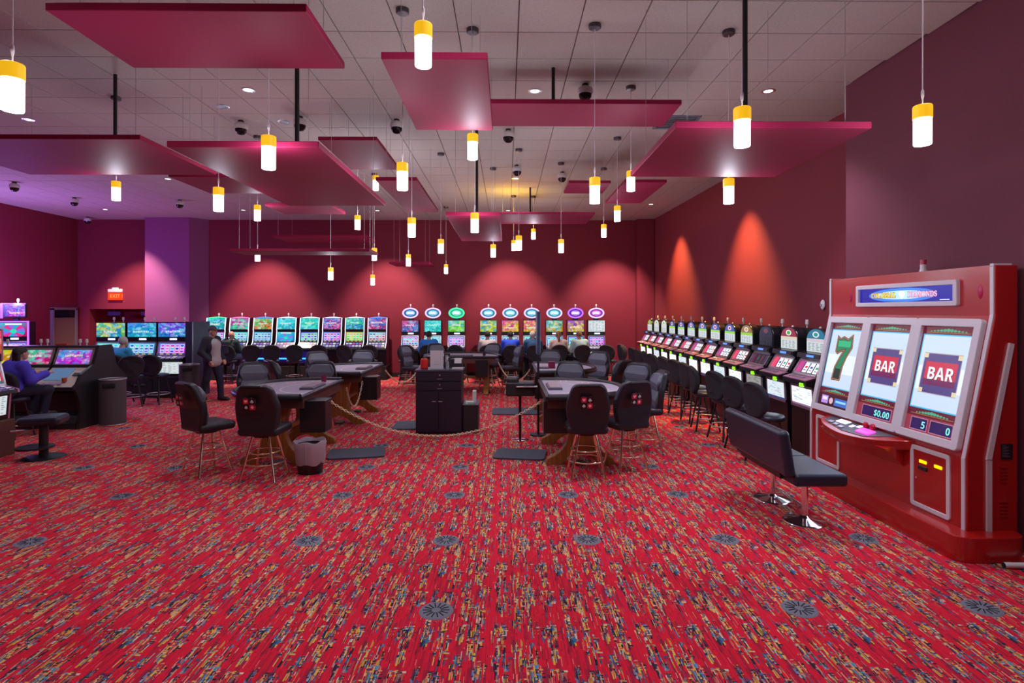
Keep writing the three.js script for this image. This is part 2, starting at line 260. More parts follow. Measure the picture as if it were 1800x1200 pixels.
// ---------- pendant lamps ----------
const pendantGlass = lathe([[.049, 0], [.051, .006], [.0515, .15], [.05, .244], [.03, .25], [0, .25]], 20), pendantFloor = tr(new THREE.CircleGeometry(.049, 20), 0, .003, 0, Math.PI / 2);
const pendantBody = join([pendantGlass, pendantFloor]);
const pendantSleeve = lathe([[.0535, .168], [.055, .172], [.055, .246], [.052, .252], [.02, .254]], 20);
const canopyGeo = lathe([[0, -.045], [.05, -.045], [.062, -.036], [.062, 0]], 20), gripGeo = lathe([[.003, .36], [.009, .345], [.009, .315], [.004, .29], [.004, .25]], 10);
function pendant(label, x, y, d, lit = true) {
  const t = thing('pendant_lamp', label, 'lamp', x, y - .125, -d, 0, 'pendant lamps');
  const top = CEIL - (y - .125);
  mesh('glowing_diffuser', pendantBody, M.diffuser, t); mesh('amber_sleeve', pendantSleeve, M.amber, t); mesh('cable_grip', gripGeo, M.cord, t);
  mesh('cord', rod([0, .36, 0], [0, top - .04, 0], .0035, .0035, 6), M.cord, t); const cn = mesh('ceiling_canopy', canopyGeo, M.bronze, t); cn.position.y = top;
  const l = new THREE.PointLight(LAMP_WHITE, PENDANT_CD); l.position.y = .085; l.castShadow = true; l.shadow.radius = 2; l.name = 'pendant_light'; t.add(l);
}
const PL = [
  ['big amber and white pendant lamp at the left edge', -2.65, 3.25, 3.08], ['amber and white pendant lamp at the top centre, before the rose panel', -.5, 3.65, 3.43],
  ['amber and white pendant lamp before the large plum panel left of centre', -1.83, 3.27, 4.4], ['pendant lamp just under the far edge of the top centre panel', -.34, 3.71, 5.75],
  ['pendant lamp left of centre, level with the narrow rose panel', -.98, 3.32, 5.38], ['pendant lamp right of centre, below the long narrow plum panel', .88, 3.25, 5.65],
  ['pendant lamp half hidden by the left corner of the large right panel', 1.58, 3.7, 7.2], ['big pendant lamp in front of the large right panel and its pole', 1.54, 3.25, 3.7],
  ['pendant lamp just below the large right panel', 2.26, 3.27, 5.76], ['rightmost pendant lamp, on a white cord before the plum wall', 2.69, 3.25, 3.65],
  ['pendant lamp under the far edge of the panel at the left edge', -5.19, 3.65, 7.62], ['pendant lamp left of the large plum panel, below the peeking crimson panel', -3.09, 3.25, 6.14],
  ['tiny pendant lamp close to the ceiling beside the small rose panel', -2.29, 4.3, 10], ['pendant lamp above another one, left of the pink purple panel', -4.05, 3.65, 9.3],
  ['pendant lamp below the right end of the large plum panel', -2.68, 3.65, 10.28], ['pendant lamp below the narrow rose panel left of centre', -1.253, 3.16, 7.55],
  ['pendant lamp hanging before the long rose panel above the podium', -.41, 3.2, 7.4], ['pendant lamp left of the long rose panel above the podium', -1.18, 3.22, 10.27],
  ['small pendant lamp low, below the narrow rose panel', -2.13, 3.16, 12.4], ['smallest low pendant lamp over the blue-shirted player', -1.64, 3.2, 15.5],
  ['pendant lamp at the left end of the lower edge-on panel', -5.18, 3.22, 11.9], ['pendant lamp lowest at left, below the lower edge-on panel', -3.6, 2.82, 11.7],
  ['upper of two pendant lamps at the right end of the edge-on panels', -2.73, 3.23, 11.8], ['lower of two pendant lamps at the right end of the edge-on panels', -3.28, 2.82, 14],
  ['pendant lamp just below the far end of the long rose panel', -.26, 3.25, 11.3], ['farther lamp of the overlapping pair right of the podium', .18, 3.67, 14],
  ['nearer lamp of the overlapping pair right of the podium', .22, 3.25, 10], ['small pendant lamp just under the wide dark plum panel', .67, 3.96, 14.05],
  ['pendant lamp alone before the back wall, right of centre', 1.05, 3.3, 10.9], ['lower lamp of the two near the back right corner', 1.94, 3.65, 11.3], ['upper lamp of the two near the back right corner', 1.82, 3.65, 9.31],
];
PL.forEach(p => pendant(...p));

// ---------- recessed downlights ----------
const trimGeo = lathe([[.055, 0], [.06, -.006], [.085, -.006], [.09, 0]], 24), lensGeo = tr(new THREE.CircleGeometry(.058, 24), 0, -.003, 0, Math.PI / 2);
function downlight(label, x, d, cd, ang, lit = true, tint = GENERAL, soft = .55, aim = [0, 0]) {
  const t = thing('ceiling_downlight', label, 'light', x, CEIL, -d, 0, 'recessed ceiling lights');
  mesh('trim_ring', trimGeo, M.silver, t); mesh('light_lens', lensGeo, lit ? M.lens : M.lensDim, t);
  if (!lit) return;
  const l = new THREE.SpotLight(tint, cd, 0, ang, soft); l.position.y = -.02; l.castShadow = true; l.shadow.radius = 2.5; l.target.position.set(aim[0], -3, aim[1]); l.name = 'downlight_light'; t.add(l, l.target);
}
const A1 = .84, A2 = .84;
[['downlight above the panel at the left edge', -7.1, 8.53], ['downlight between the crimson top left panel and the large plum panel', -3.32, 7.36], ['downlight beyond the panel at the left edge, left part of the ceiling', -7.28, 12.31], ['downlight left of the short black pole at the top centre', .37, 7.36],
 ['bright oval downlight near the plum wall at right', 3.39, 7.33, 2.2], ['downlight hidden above the right row of machines', .2, 12.2], ['downlight hidden above the left gaming tables', -3.5, 12.3], ['downlight over the far left bank', -11.2, 12.3], ['downlight over the far left aisle', -11.2, 8.5]].forEach(a => downlight(a[0], a[1], a[2], DOWNLIGHT_CD * (a[3] ?? 1), A1));
[['downlight before the back wall near the exit sign', -11.22, 16.03], ['downlight before the back wall above the leftmost curved-top machines', -7.41, 16.1], ['downlight before the back wall left of centre', -3.65, 16.14], ['downlight in the yellow lit ceiling before the back wall', .05, 16.1], ['downlight before the back wall in the right corner', 3.2, 16.1]].forEach(a => downlight(a[0], a[1], a[2], WASHER_CD, .6, true, 0xffe0cc, .45, [0, -1.2]));
[['wall-washing downlight above the far end of the right machine row', 3.85, 15.1], ['wall-washing downlight above the middle of the right machine row', 3.92, 11.1]].forEach(a => downlight(a[0], a[1], a[2], WASHER_CD, .6, true, 0xffc070, .6, [.6, 0]));
[-11.2, -7.2, -3.5, .2, 3.2].forEach((x, i) => { downlight(`${ordinal[i]} downlight from the left in the row over the viewer`, x, 3.4, DOWNLIGHT_CD, A1); downlight(`${ordinal[i]} downlight from the left in the row behind the viewer`, x, -.6, DOWNLIGHT_CD, A1); });
[['unlit ceiling spot left of the first dome camera', -3.95, 7.96], ['unlit ceiling spot right of the first dome camera', -3.35, 8.6]].forEach(a => downlight(a[0], a[1], a[2], 0, 0, false));
{ // amber uplight on top of the wide dark plum panel: it makes the yellow pool on the ceiling
  const t = thing('panel_uplight', 'small amber uplight on top of the wide dark plum panel', 'light', .1, 4.2, -13.5);
  mesh('uplight_body', cyl(.05, .04, .06, 0, .03, 0), M.bronze, t); const e = mesh('uplight_lens', cyl(.045, .045, .012, 0, .07, 0), M.yellowGlow, t);
  const l = new THREE.PointLight(0xffd000, 2.6); l.position.y = .1; l.name = 'uplight_light'; l.castShadow = true; t.add(l);
}

// ---------- dome cameras, vent, alarm, exit sign ----------
const camHouse = lathe([[0, -.02], [.03, -.02], [.09, -.05], [.1, -.1], [.085, -.13]], 20), camDome = lathe([[.085, -.125], [.075, -.17], [.045, -.205], [0, -.215]], 20), camNeck = cyl(.035, .05, .05, 0, -.015, 0, 14);
const proto = new THREE.Group(); for (const [n, g, m] of [['camera_housing', camHouse, M.offWhite], ['dark_dome', camDome, M.domeBlack], ['mount', camNeck, M.black]]) { const k = new THREE.Mesh(g, m); k.name = n; k.castShadow = k.receiveShadow = true; proto.add(k); }
[['dome camera on the ceiling below the crimson top left panel', -3.97, 8.55], ['dome camera left of the top centre rose panel', -1.63, 8.47], ['big white dome camera right of the short black pole', .99, 7.13], ['dome camera just under the long narrow plum panel', .03, 8.91], ['dome camera farther back in the ceiling centre', .21, 11.09],
 ['dome camera right of the ceiling centre, far back', 1.14, 11.62], ['dome camera at the left edge below the plum panel', -10.85, 12.66], ['dome camera on the purple lit ceiling at left', -10.82, 14.36], ['dome camera above the purple column', -8.35, 14.63], ['dome camera in the far left ceiling corner', -12.64, 17.3], ['dome camera behind the black pole of the large plum panel', -3.02, 8.36]].forEach(([label, x, d]) => {
  const o = proto.clone(); o.name = numbered('dome_camera'); o.position.set(x, CEIL, -d); scene.add(o); tag(o, label, 'camera', 'ceiling dome cameras');
});
{
  const v = thing('ceiling_vent', 'grey air vent in the ceiling beyond the long narrow plum panel', 'vent', 2.56, CEIL, -8.55);
  mesh('vent_frame', frameGeo(.58, .58, .04, .012).rotateX(Math.PI / 2), M.vent, v); for (let i = 0; i < 7; i++) mesh('vent_slat', box(.5, .005, .05, 0, -.008, -.21 + i * .07, .5), M.vent, v);
  const s = thing('fire_alarm_strobe', 'white oval alarm strobe on the red wall beside the giant machine', 'alarm', farWallX(-8.6) - .02, 2.15, -8.6, -Math.PI / 2);
  mesh('strobe_body', tr(new THREE.SphereGeometry(.07, 18, 12), 0, 0, 0).scale(.75, 1.1, .35), M.white, s); mesh('strobe_lens', rbox(.03, .05, .03, .01, 0, 0, .025), M.silver, s);
  const e = thing('exit_sign', 'glowing red exit sign on the red wall above the alcove', 'sign', -12.12, 2.5, BACK + .04);
  mesh('sign_housing', rbox(.44, .1, .07, .02, 0, .19, 0), M.white, e); mesh('sign_top', rbox(.2, .08, .07, .03, 0, .25, 0), M.white, e);
  const et = canvasTex(128, 80, (g, w, h) => { g.fillStyle = '#ff3a08'; g.fillRect(0, 0, w, h); g.fillStyle = '#ff8a50'; g.font = 'bold 46px sans-serif'; g.textAlign = 'center'; g.textBaseline = 'middle'; g.fillText('EXIT', w / 2, h / 2 + 2); });
  mesh('sign_face', box(.42, .25, .05, 0, .03, 0), glow(et, 1.5), e);
  const l = new THREE.RectAreaLight(0xff3010, 2, .42, .25); l.position.set(0, .03, .04); l.rotation.y = Math.PI; l.name = 'exit_light'; e.add(l);
  for (const [x, n] of [[-12.45, 'left'], [-11.4, 'right']]) { const q = thing('alcove_sign', `dim violet sign in the dark alcove, the ${n} one`, 'sign', x, 1.98, -18.2); mesh('sign_board', box(.4, .12, .03), std(lin(.08, .04, .2), .5), q); mesh('sign_hanger', box(.02, .22, .02, 0, .12, 0), M.black, q); }
}
// ---------- floor vents ----------
{
  const disc = lathe([[0, .006], [.1, .006], [.115, .003], [.118, 0]], 28), slots = []; for (let i = 0; i < 14; i++) slots.push(tr(new THREE.BoxGeometry(.06, .004, .008), .062, .006, 0, 0, i * Math.PI * 2 / 14)); 
  const sl = join(slots.map((g, i) => { const q = new THREE.BoxGeometry(.06, .004, .008); q.translate(.062, .006, 0); q.rotateY(i * Math.PI * 2 / 14); return q; }));
  const rows = [[3.9, [-.48, 2.02, 3.29]], [5.1, [-4.23, -1.77, -.54, .73, 1.97, 3.22]], [6.35, [-4.26, -1.82, -.58, .69, 1.92]], [7.5, [-5.53, -4.32, -1.84, -.61, 1.9]], [8.7, [-5.6, -1.9, -.6, 3.1]], [10.05, [-6.7, -1.95, 3.07]]];
  const rn = ['nearest row', 'second row', 'third row', 'fourth row', 'fifth row', 'farthest row'];
  rows.forEach(([d, xs], r) => xs.forEach((x, i) => { const t = thing('floor_vent', `round grey floor vent in the carpet, ${ordinal[i]} from the left in the ${rn[r]}`, 'vent', x, 0, -d, i * .3, 'floor vents'); mesh('vent_disc', disc, M.vent, t); mesh('vent_slots', sl, M.ventSlot, t); }));
}

// ---------- slot machines (front faces local +z) ----------
function onSeg(a, b, w, t, mg = 0, x = 0, off = 0) {
  const dz = b[0] - a[0], dy = b[1] - a[1], L = Math.hypot(dz, dy), th = Math.atan2(dz, dy), nz = Math.cos(th), ny = -Math.sin(th);
  return box(w, L - 2 * mg, t, x, (a[1] + b[1]) / 2 + ny * (t / 2 + off), (a[0] + b[0]) / 2 + nz * (t / 2 + off), th);
}
function frameSeg(a, b, w, bar, t) {   // four rails around a segment
  const dz = b[0] - a[0], dy = b[1] - a[1], L = Math.hypot(dz, dy), u = [dz / L, dy / L], e = (p, s) => [p[0] + u[0] * s, p[1] + u[1] * s];
  return [onSeg(a, b, bar, t, 0, -w / 2 + bar / 2), onSeg(a, b, bar, t, 0, w / 2 - bar / 2), onSeg(a, e(a, bar), w, t), onSeg(e(b, -bar), b, w, t)];
}
function screenLight(t, a, b, w, color, k = 1) {
  const dz = b[0] - a[0], dy = b[1] - a[1], L = Math.hypot(dz, dy), th = Math.atan2(dz, dy);
  const l = new THREE.RectAreaLight(color, SCREEN_NITS * k, w, L); l.position.set(0, (a[1] + b[1]) / 2 - Math.sin(th) * .03, (a[0] + b[0]) / 2 + Math.cos(th) * .03);
  l.rotation.order = 'YXZ'; l.rotation.set(-th, Math.PI, 0); l.name = 'screen_light'; t.add(l);
}
const candleGeo = [cyl(.012, .012, .05, 0, .025, 0, 10), cyl(.024, .024, .04, 0, .07, 0, 12), cyl(.02, .024, .03, 0, .105, 0, 12)];
const candleParts = (t, x, y, z) => { const c = mesh('candle_lamp', join(candleGeo.map(g => g.clone())), M.offWhite, t); c.position.set(x, y, z); };
const bannerArt = [0, 1, 2].map(i => art('buttons', [270, 300], 40 + i)), payArt = [0, 1].map(i => art('paytable', [200], 60 + i));

const wheelArt = art('wheel', [185, 200, 260], 23), reelArt = [[310, 190], [170, 200], [195, 210], [240, 150], [215, 300], [40, 120], [190, 350]].map((h, i) => art('reels', h, i + 20));
// curved-top video slots along the back wall
function curvedSlot(label, x, z, upper, main, led, beltMat, i) {
  const t = thing('video_slot_machine', label, 'slot machine', x, 0, z, 0, 'curved-top slots on the back wall'), W = .58;
  mesh('stand', rbox(.62, .42, .5, .01, 0, .21, -.05), M.matBlack, t);
  const P = [[-.3, .42], [.12, .42], [.15, .88], [.27, .9], [.26, .95], [.09, 1.13], [.03, 1.44], [.05, 1.5], [-.02, 1.85], [-.3, 1.85]];
  mesh('cabinet', profile(P, W), M.blackSatin, t);
  for (const s of [-1, 1]) mesh('edge_trim', [onSeg([.26, .95], [.09, 1.13], .018, .02, 0, s * (W / 2 - .009)), onSeg([.09, 1.13], [.03, 1.5], .018, .02, 0, s * (W / 2 - .009)), onSeg([.045, 1.48], [-.02, 1.85], .018, .03, 0, s * (W / 2 - .009))], M.whiteLed, t);
  mesh('upper_screen', onSeg([.05, 1.5], [-.02, 1.85], W - .05, .012, .012), glow(upper, .95), t);
  mesh('main_screen', onSeg([.09, 1.13], [.03, 1.44], W - .07, .012, .015), glow(main, .95), t);
  mesh('button_deck', onSeg([.26, .95], [.09, 1.13], W - .06, .01, .01), glow(bannerArt[i % 3], .8), t);
  const arch = new THREE.Shape(); arch.moveTo(-W / 2, 0); arch.quadraticCurveTo(0, .07, W / 2, 0); arch.lineTo(-W / 2, 0); mesh('lit_top', extr(arch, .1).translate(0, 1.85, -.11), led, t);
  mesh('belly_panel', onSeg([.13, .5], [.15, .87], W - .08, .012, 0), beltMat ?? M.blackSatin, t);
  if (beltMat) mesh('glowing_strip', rbox(.34, .045, .02, .01, 0, .64, .16), M.cyanGlow, t);
  candleParts(t, 0, 1.88, -.15);
  screenLight(t, [.09, 1.13], [.03, 1.44], W - .1, [0x9fd8ff, 0xd8b0ff, 0xa0ffe8][i % 3]);
  return t;
}
const blueBelt = std(lin(.03, .05, .5), .4), violetBelt = std(lin(.06, .02, .3), .4);
const curved = [
  ['green-lit top, leftmost of the eight, behind the walking man', [170, 200], [310, 190], M.greenLed, null], ['pink-lit top and teal screen, behind the man with the dark jacket', [320, 160], [170, 200], M.pinkLed, null],
  ['orange and green upper screen over blue bars, third from the column', [150, 20], [195, 210], M.blueLed, violetBelt], ['pale teal upper screen, fourth from the column', [180, 190], [185, 200], M.whiteLed, violetBelt],
  ['green upper screen and bright blue belly, fifth from the column', [170, 185], [240, 150], M.whiteLed, blueBelt], ['white and pink upper screen, sixth from the column', [210, 330], [215, 300], M.whiteLed, null],
  ['green tinged screens, seventh from the column', [150, 210], [40, 120], M.whiteLed, null], ['blue and pink upper screen, eighth from the column', [215, 335], [190, 350], M.blueLed, null]];
curved.forEach((c, i) => curvedSlot('curved-top slot machine with ' + c[0], [-8.72, -8.02, -7.31, -6.61, -5.92, -5.24, -4.56, -3.88][i], -17.2, art('title', c[1], i + 1), i === 3 ? wheelArt : reelArt[[0, 1, 2, 0, 3, 4, 5, 6][i]], c[3], c[4], i));

// upright slots: plain, with oval topper, or with a monitor topper
function uprightSlot(o) {
  const t = thing('upright_slot_machine', o.label, 'slot machine', o.x, 0, o.z, o.turn ?? 0, o.group), W = o.w ?? .52, body = o.body ?? M.blackSatin;
  const P = [[-.3, .5], [.12, .5], [.15, .86], [.27, .88], [.26, .93], [.08, .98], [0, 1.32], [.03, 1.34], [.03, 1.79], [-.3, 1.79]];
  mesh('stand', rbox(W + .015, .5, .52, .01, 0, .25, -.04), o.stand ?? M.matBlack, t);
  mesh('cabinet', profile(P, W), body, t);
  if (o.sides) for (const s of [-1, 1]) mesh('side_panel', profile(P, .03).translate(s * (W / 2 + .015), 0, 0), o.sides, t);
  mesh('upper_screen', onSeg([.03, 1.43], [.03, 1.78], W - .03, .012, .008), glow(o.upper, .95), t);
  mesh('name_plate', rbox(.17, .045, .01, .004, .02, 1.385, .035), M.whiteLed, t);
  mesh('screen_frame', frameSeg([.08, .98], [0, 1.32], W, .03, .025), M.silver, t);
  mesh('main_screen', onSeg([.08, .98], [0, 1.32], W - .07, .012, .035), glow(o.main, .95), t);
  mesh('button_deck', [onSeg([.26, .93], [.08, .98], W - .04, .012, .005)], glow(bannerArt[o.i % 3], .6), t);
  mesh('belly_glass', onSeg([.125, .56], [.15, .85], W - .1, .01, .01), o.belly ? glow(payArt[o.i % 2], .9) : M.black, t);
  if (o.neon) mesh('neon_edge', [-1, 1].map(s => box(.03, 1.3, .03, s * (W / 2 + .005), 1.14, .05)).concat([box(W + .04, .03, .03, 0, 1.8, .05)]), o.neon, t);
  if (o.oval) {
    const el = (rx, ry) => { const s = new THREE.Shape(); s.absellipse(0, 0, rx, ry, 0, Math.PI * 2); return s; };
    mesh('topper_neck', box(.16, .1, .08, 0, 1.82, -.08), M.black, t);
    mesh('oval_topper', extr(el(.235, .155), .1, .006, 24).translate(0, 2.0, -.13), M.black, t);
    const ring = el(.24, .16); ring.holes.push(el(.195, .118)); mesh('glowing_ring', extr(ring, .03, 0, 24).translate(0, 2.0, -.025), o.ring ?? M.ringLed, t);
    mesh('oval_display', planarUV(extr(el(.196, .12), .01, 0, 24)).translate(0, 2.0, -.02), glow(o.oval, 1.1), t);
    candleParts(t, 0, 2.15, -.08);
  } else if (o.candles) for (const s of [-1, 1]) candleParts(t, s * .11 + .1, 1.79, -.1);
  if (o.monitor) { const vl = new THREE.PointLight(VIOLET, VIOLET_CD); vl.position.set(0, 2.32, .12); vl.castShadow = true; vl.shadow.radius = 6; vl.name = 'neon_light'; t.add(vl); mesh('topper_bracket', box(.1, .12, .06, 0, 1.84, -.1), M.black, t); const m = mesh('topper_monitor', rbox(.5, .34, .12, .015, -.03, 2.06, -.06), M.black, t); mesh('monitor_display', box(.4, .27, .01, .02, 2.06, .005), glow(o.monitor, 1.1), m); mesh('neon_edge', [box(.05, .36, .02, -.26, 2.06, .005), box(.5, .025, .02, -.02, 2.235, .005)], o.neon, m); candleParts(t, .05, 2.24, -.06); }
  screenLight(t, [.03, 1.43], [.03, 1.78], W - .05, o.light ?? 0xa8d4ff, o.k ?? 1);
  return t;
}
const ovalInfo = [[-2.89, 'navy ring, first left of the blue-shirted player', 215, 205, [340, 210], 330], [-2.21, 'pale blue face, used by the blue-shirted player', 205, 195, [185, 175], 20], [-1.5, 'green face, third from the left of the ovals', 160, 170, [195, 90], 260],
  [-.54, 'pale cyan face, used by the dark-haired player in grey', 200, 190, [200, 60], 190], [.12, 'pale cyan face and gold screen, used by the royal blue player', 195, 185, [320, 55], 200], [.77, 'white face and gold screen, used by the dark teal player', 200, 190, [330, 50], 200], [1.45, 'cyan screen with wings, used by the ponytailed player', 195, 185, [190, 40], 190], [2.09, 'violet face, used by the mint-shirted player', 260, 275, [275, 60], 190], [2.72, 'pink ring and dark blue screen, rightmost of the ovals', 290, 285, [225, 235], 210]];
ovalInfo.forEach((o, i) => uprightSlot({ label: 'oval-topped slot machine, ' + o[1], x: o[0], z: -17.15, upper: art(i === 8 ? 'paytable' : 'title', o[4], i + 70), main: reelArt[[0, 1, 4, 2, 6, 1, 2, 3, 4][i]], oval: ovalArt(o[2], o[3], i), ring: i === 2 ? M.greenLed : i === 7 ? M.violetLed : M.ringLed, i, belly: i === 8, group: 'oval-topped slots on the back wall', light: 0xb8b0ff }));
[['used by the man in the light blue shirt, left of three', -9.47, [60, 200], [170, 180]], ['crowded white figures on the upper screen, middle of three', -8.73, [210, 190], [200, 210]], ['white round figure on the upper screen, right of three', -8.0, [260, 200], [195, 205]]].forEach((a, i) =>
  uprightSlot({ label: 'wide upright slot machine, ' + a[0], x: a[1], z: -13.75, w: .7, upper: art('title', a[2], i + 90), main: reelArt[[1, 2, 4][i]], candles: true, i, belly: i === 2, group: 'three wide uprights at left', light: 0xa0e0ff }));
{ const e = thing('slot_bank_end_panel', 'dark blue end panel closing the bank of three wide uprights', 'panel', -7.52, 0, -13.95); mesh('end_board', box(.16, 1.8, .8, 0, .9, 0), std(lin(.03, .03, .07), .5), e); mesh('edge_strip', box(.02, 1.8, .02, .09, .9, .41), M.silver, e); }
const neonWheel = art('wheel', [190, 330, 260], 101), neonTitle = art('title', [215, 300], 105);
[['left of two', -12.75, 12.6], ['right of two, with a wheel below', -12.0, 14]].forEach((a, i) => uprightSlot({ label: 'violet neon slot machine with a monitor on top, ' + a[0], x: a[1], z: -a[2], w: .6, turn: .25, upper: neonWheel, main: reelArt[4], monitor: neonTitle, neon: M.violetLed, i, group: 'neon slots by the left wall', light: VIOLET, k: VIOLET_NITS / SCREEN_NITS }));
uprightSlot({ label: 'pink-sided slot machine cut by the left edge beside the backless stool', x: -7.33, z: -8.0, w: .6, turn: Math.PI / 2, upper: art('title', [330, 20], 111), main: reelArt[6], sides: std(lin(.55, .2, .32), .5), stand: M.brownBase, belly: true, i: 1, group: undefined });

// slant-top bank at the left
const cream = std(lin(.55, .47, .4), .5);
[['left of the purple-jacketed player, cut by the left edge', -9.28, [60, 40]], ['where the purple-jacketed player sits, green and pink top glass', -8.55, [160, 330]], ['with a blue screen, at the end beside the grey bin', -7.83, [200, 300]]].forEach((a, i) => {
  const t = thing('slant_slot_machine', 'low slant-top slot machine ' + a[0], 'slot machine', a[1], 0, -10.3, 0, 'low slant-top slots at left'), W = .7;
  const P = [[-.4, 0], [.35, 0], [.35, .1], [.22, .3], [.22, .6], [.42, .68], [.42, .73], [-.02, 1.03], [-.04, 1.08], [-.16, 1.38], [-.18, 1.42], [-.4, 1.42]];
  mesh('cabinet', profile(P, W), M.black, t);
  mesh('upper_glass', onSeg([-.04, 1.09], [-.16, 1.37], W - .1, .012, .01), glow(art('title', a[2], 115 + i), .9), t);
  mesh('glass_frame', frameSeg([-.04, 1.08], [-.16, 1.38], W - .02, .04, .014), std(lin(.25, .21, .2), .5), t);
  mesh('console_bezel', onSeg([.41, .73], [-.02, 1.03], W - .04, .012, .005), cream, t);
  mesh('console_screen', onSeg([.27, .84], [.02, 1.01], .38, .012, .0, -.08, .012), glow(null, .45, i === 2 ? 0x6f9fd0 : 0x40505a), t);
  mesh('bill_acceptor', onSeg([.18, .9], [.12, .94], .09, .012, 0, .22, .014), i === 1 ? M.greenGlow : M.black, t);
  mesh('button_row', [0, 1, 2, 3].map(k => onSeg([.37, .765], [.33, .795], .07, .015, 0, -.22 + k * .1, .016)), M.silver, t);
  candleParts(t, -.05, 1.42, -.3); candleParts(t, .07, 1.42, -.3);
  screenLight(t, [-.04, 1.09], [-.16, 1.37], W - .12, 0xa8f0e0);
});
{ const e = thing('slot_bank_end_panel', 'black curved end panel of the low slant-top bank beside the grey bin', 'panel', -7.44, 0, -10.3);
  mesh('end_board', profile([[-.48, 0], [.36, 0], [.3, .3], [.36, .55], [.44, .7], [.3, .95], [-.02, 1.1], [-.14, 1.43], [-.48, 1.43]], .05), M.black, e);
  const b = thing('slot_bank_back_row', 'black slant cabinet standing back to back with the low bank', 'slot machine', -7.95, 0, -11.22, Math.PI); mesh('cabinet', profile([[-.4, 0], [.1, 0], [.05, .3], [.05, .6], [.25, .68], [.25, .73], [-.08, 1.03], [-.18, 1.38], [-.4, 1.38]], .74), M.black, b); mesh('screen', onSeg([.2, .78], [-.06, 1.0], .4, .012), glow(payArt[0], .4), b);
  [['small orange cup on the console of the end slant machine', -7.7, .822, -9.99], ['red tray on top of the low slant bank', -8.2, 1.424, -10.62]].forEach((q, i) => { const c = thing(i ? 'tray' : 'cup', q[0], i ? 'tray' : 'cup', q[1], q[2], q[3]); if (i) mesh('tray_shell', [box(.2, .01, .12, 0, .006, 0), frameGeo(.2, .12, .01, .03, .01, .001).rotateX(-Math.PI / 2)], std(lin(.6, .06, .03), .5), c); else mesh('cup_shell', lathe([[0, 0], [.03, 0], [.042, .07], [.038, .07], [.028, .008], [0, .008]], 16), std(lin(.7, .12, .02), .4), c); });
}

// stepper slots in the right-hand row
const stepTop = [[90, '#9fd020'], [0, '#dfe8ea'], [0, '#cfd8dc'], [220, '#9adf1c'], [220, '#9adf1c'], [225, '#9adf1c'], [215, '#9adf1c'], [230, '#9adf1c'], [220, '#9adf1c'], [40, '#9adf1c'], [240, '#20202c'], [350, '#e8dcc0'], [195, '#e4d2dc']];
const stepLook = ['olive green arched glass', 'white arched glass', 'plain white arched glass', 'lime band under a blue arch', 'lime band and pale square', 'lime band under a navy arch', 'lime band and red reel side', 'lime band and magenta reel side', 'lime band and white reels', 'lime band under a yellow seal', 'switched-off dark glass', 'red white and blue arch over cream table', 'round teal emblem on the arch'];
const reelTex = [0, 1, 2].map(k => canvasTex(128, 96, (g, w, h) => { g.fillStyle = ['#2a2a4a', '#5a2040', '#301828'][k]; g.fillRect(0, 0, w, h); g.fillStyle = ['#b03a80', '#d04060', '#7a3a6a'][k]; g.fillRect(0, 0, 30, h); for (let i = 0; i < 3; i++) { g.fillStyle = k === 2 ? '#6a5a70' : '#f4f6ff'; g.fillRect(36 + i * 30, 10, 24, h - 24); g.fillStyle = ['#c03040', '#2050a0', '#309060'][(i + k) % 3]; g.fillRect(41 + i * 30, 34, 14, 16); g.fillStyle = '#30304a'; g.fillRect(41 + i * 30, 62, 14, 6); } g.fillStyle = 'rgba(255,255,255,.75)'; if (k !== 2) g.fillRect(34, 2, 90, 6); }));
const bellyTex = [0, 1, 2].map(k => canvasTex(128, 128, (g, w, h) => { seed = 900 + k; g.fillStyle = ['#e8f0f4', '#f4f6f0', '#c8d4dc'][k]; g.fillRect(0, 0, w, h); for (let i = 0; i < 26; i++) { g.fillStyle = ['#8aa0b0', '#5a6a90', '#a06a80', '#3a7a90'][i % 4]; g.globalAlpha = .55; g.fillRect(rnd(4, w - 24), rnd(4, h - 10), rnd(6, 26), 4); } g.globalAlpha = 1; g.fillStyle = k ? '#2a3a70' : '#806080'; g.fillRect(0, h - 18, w, 18); }));
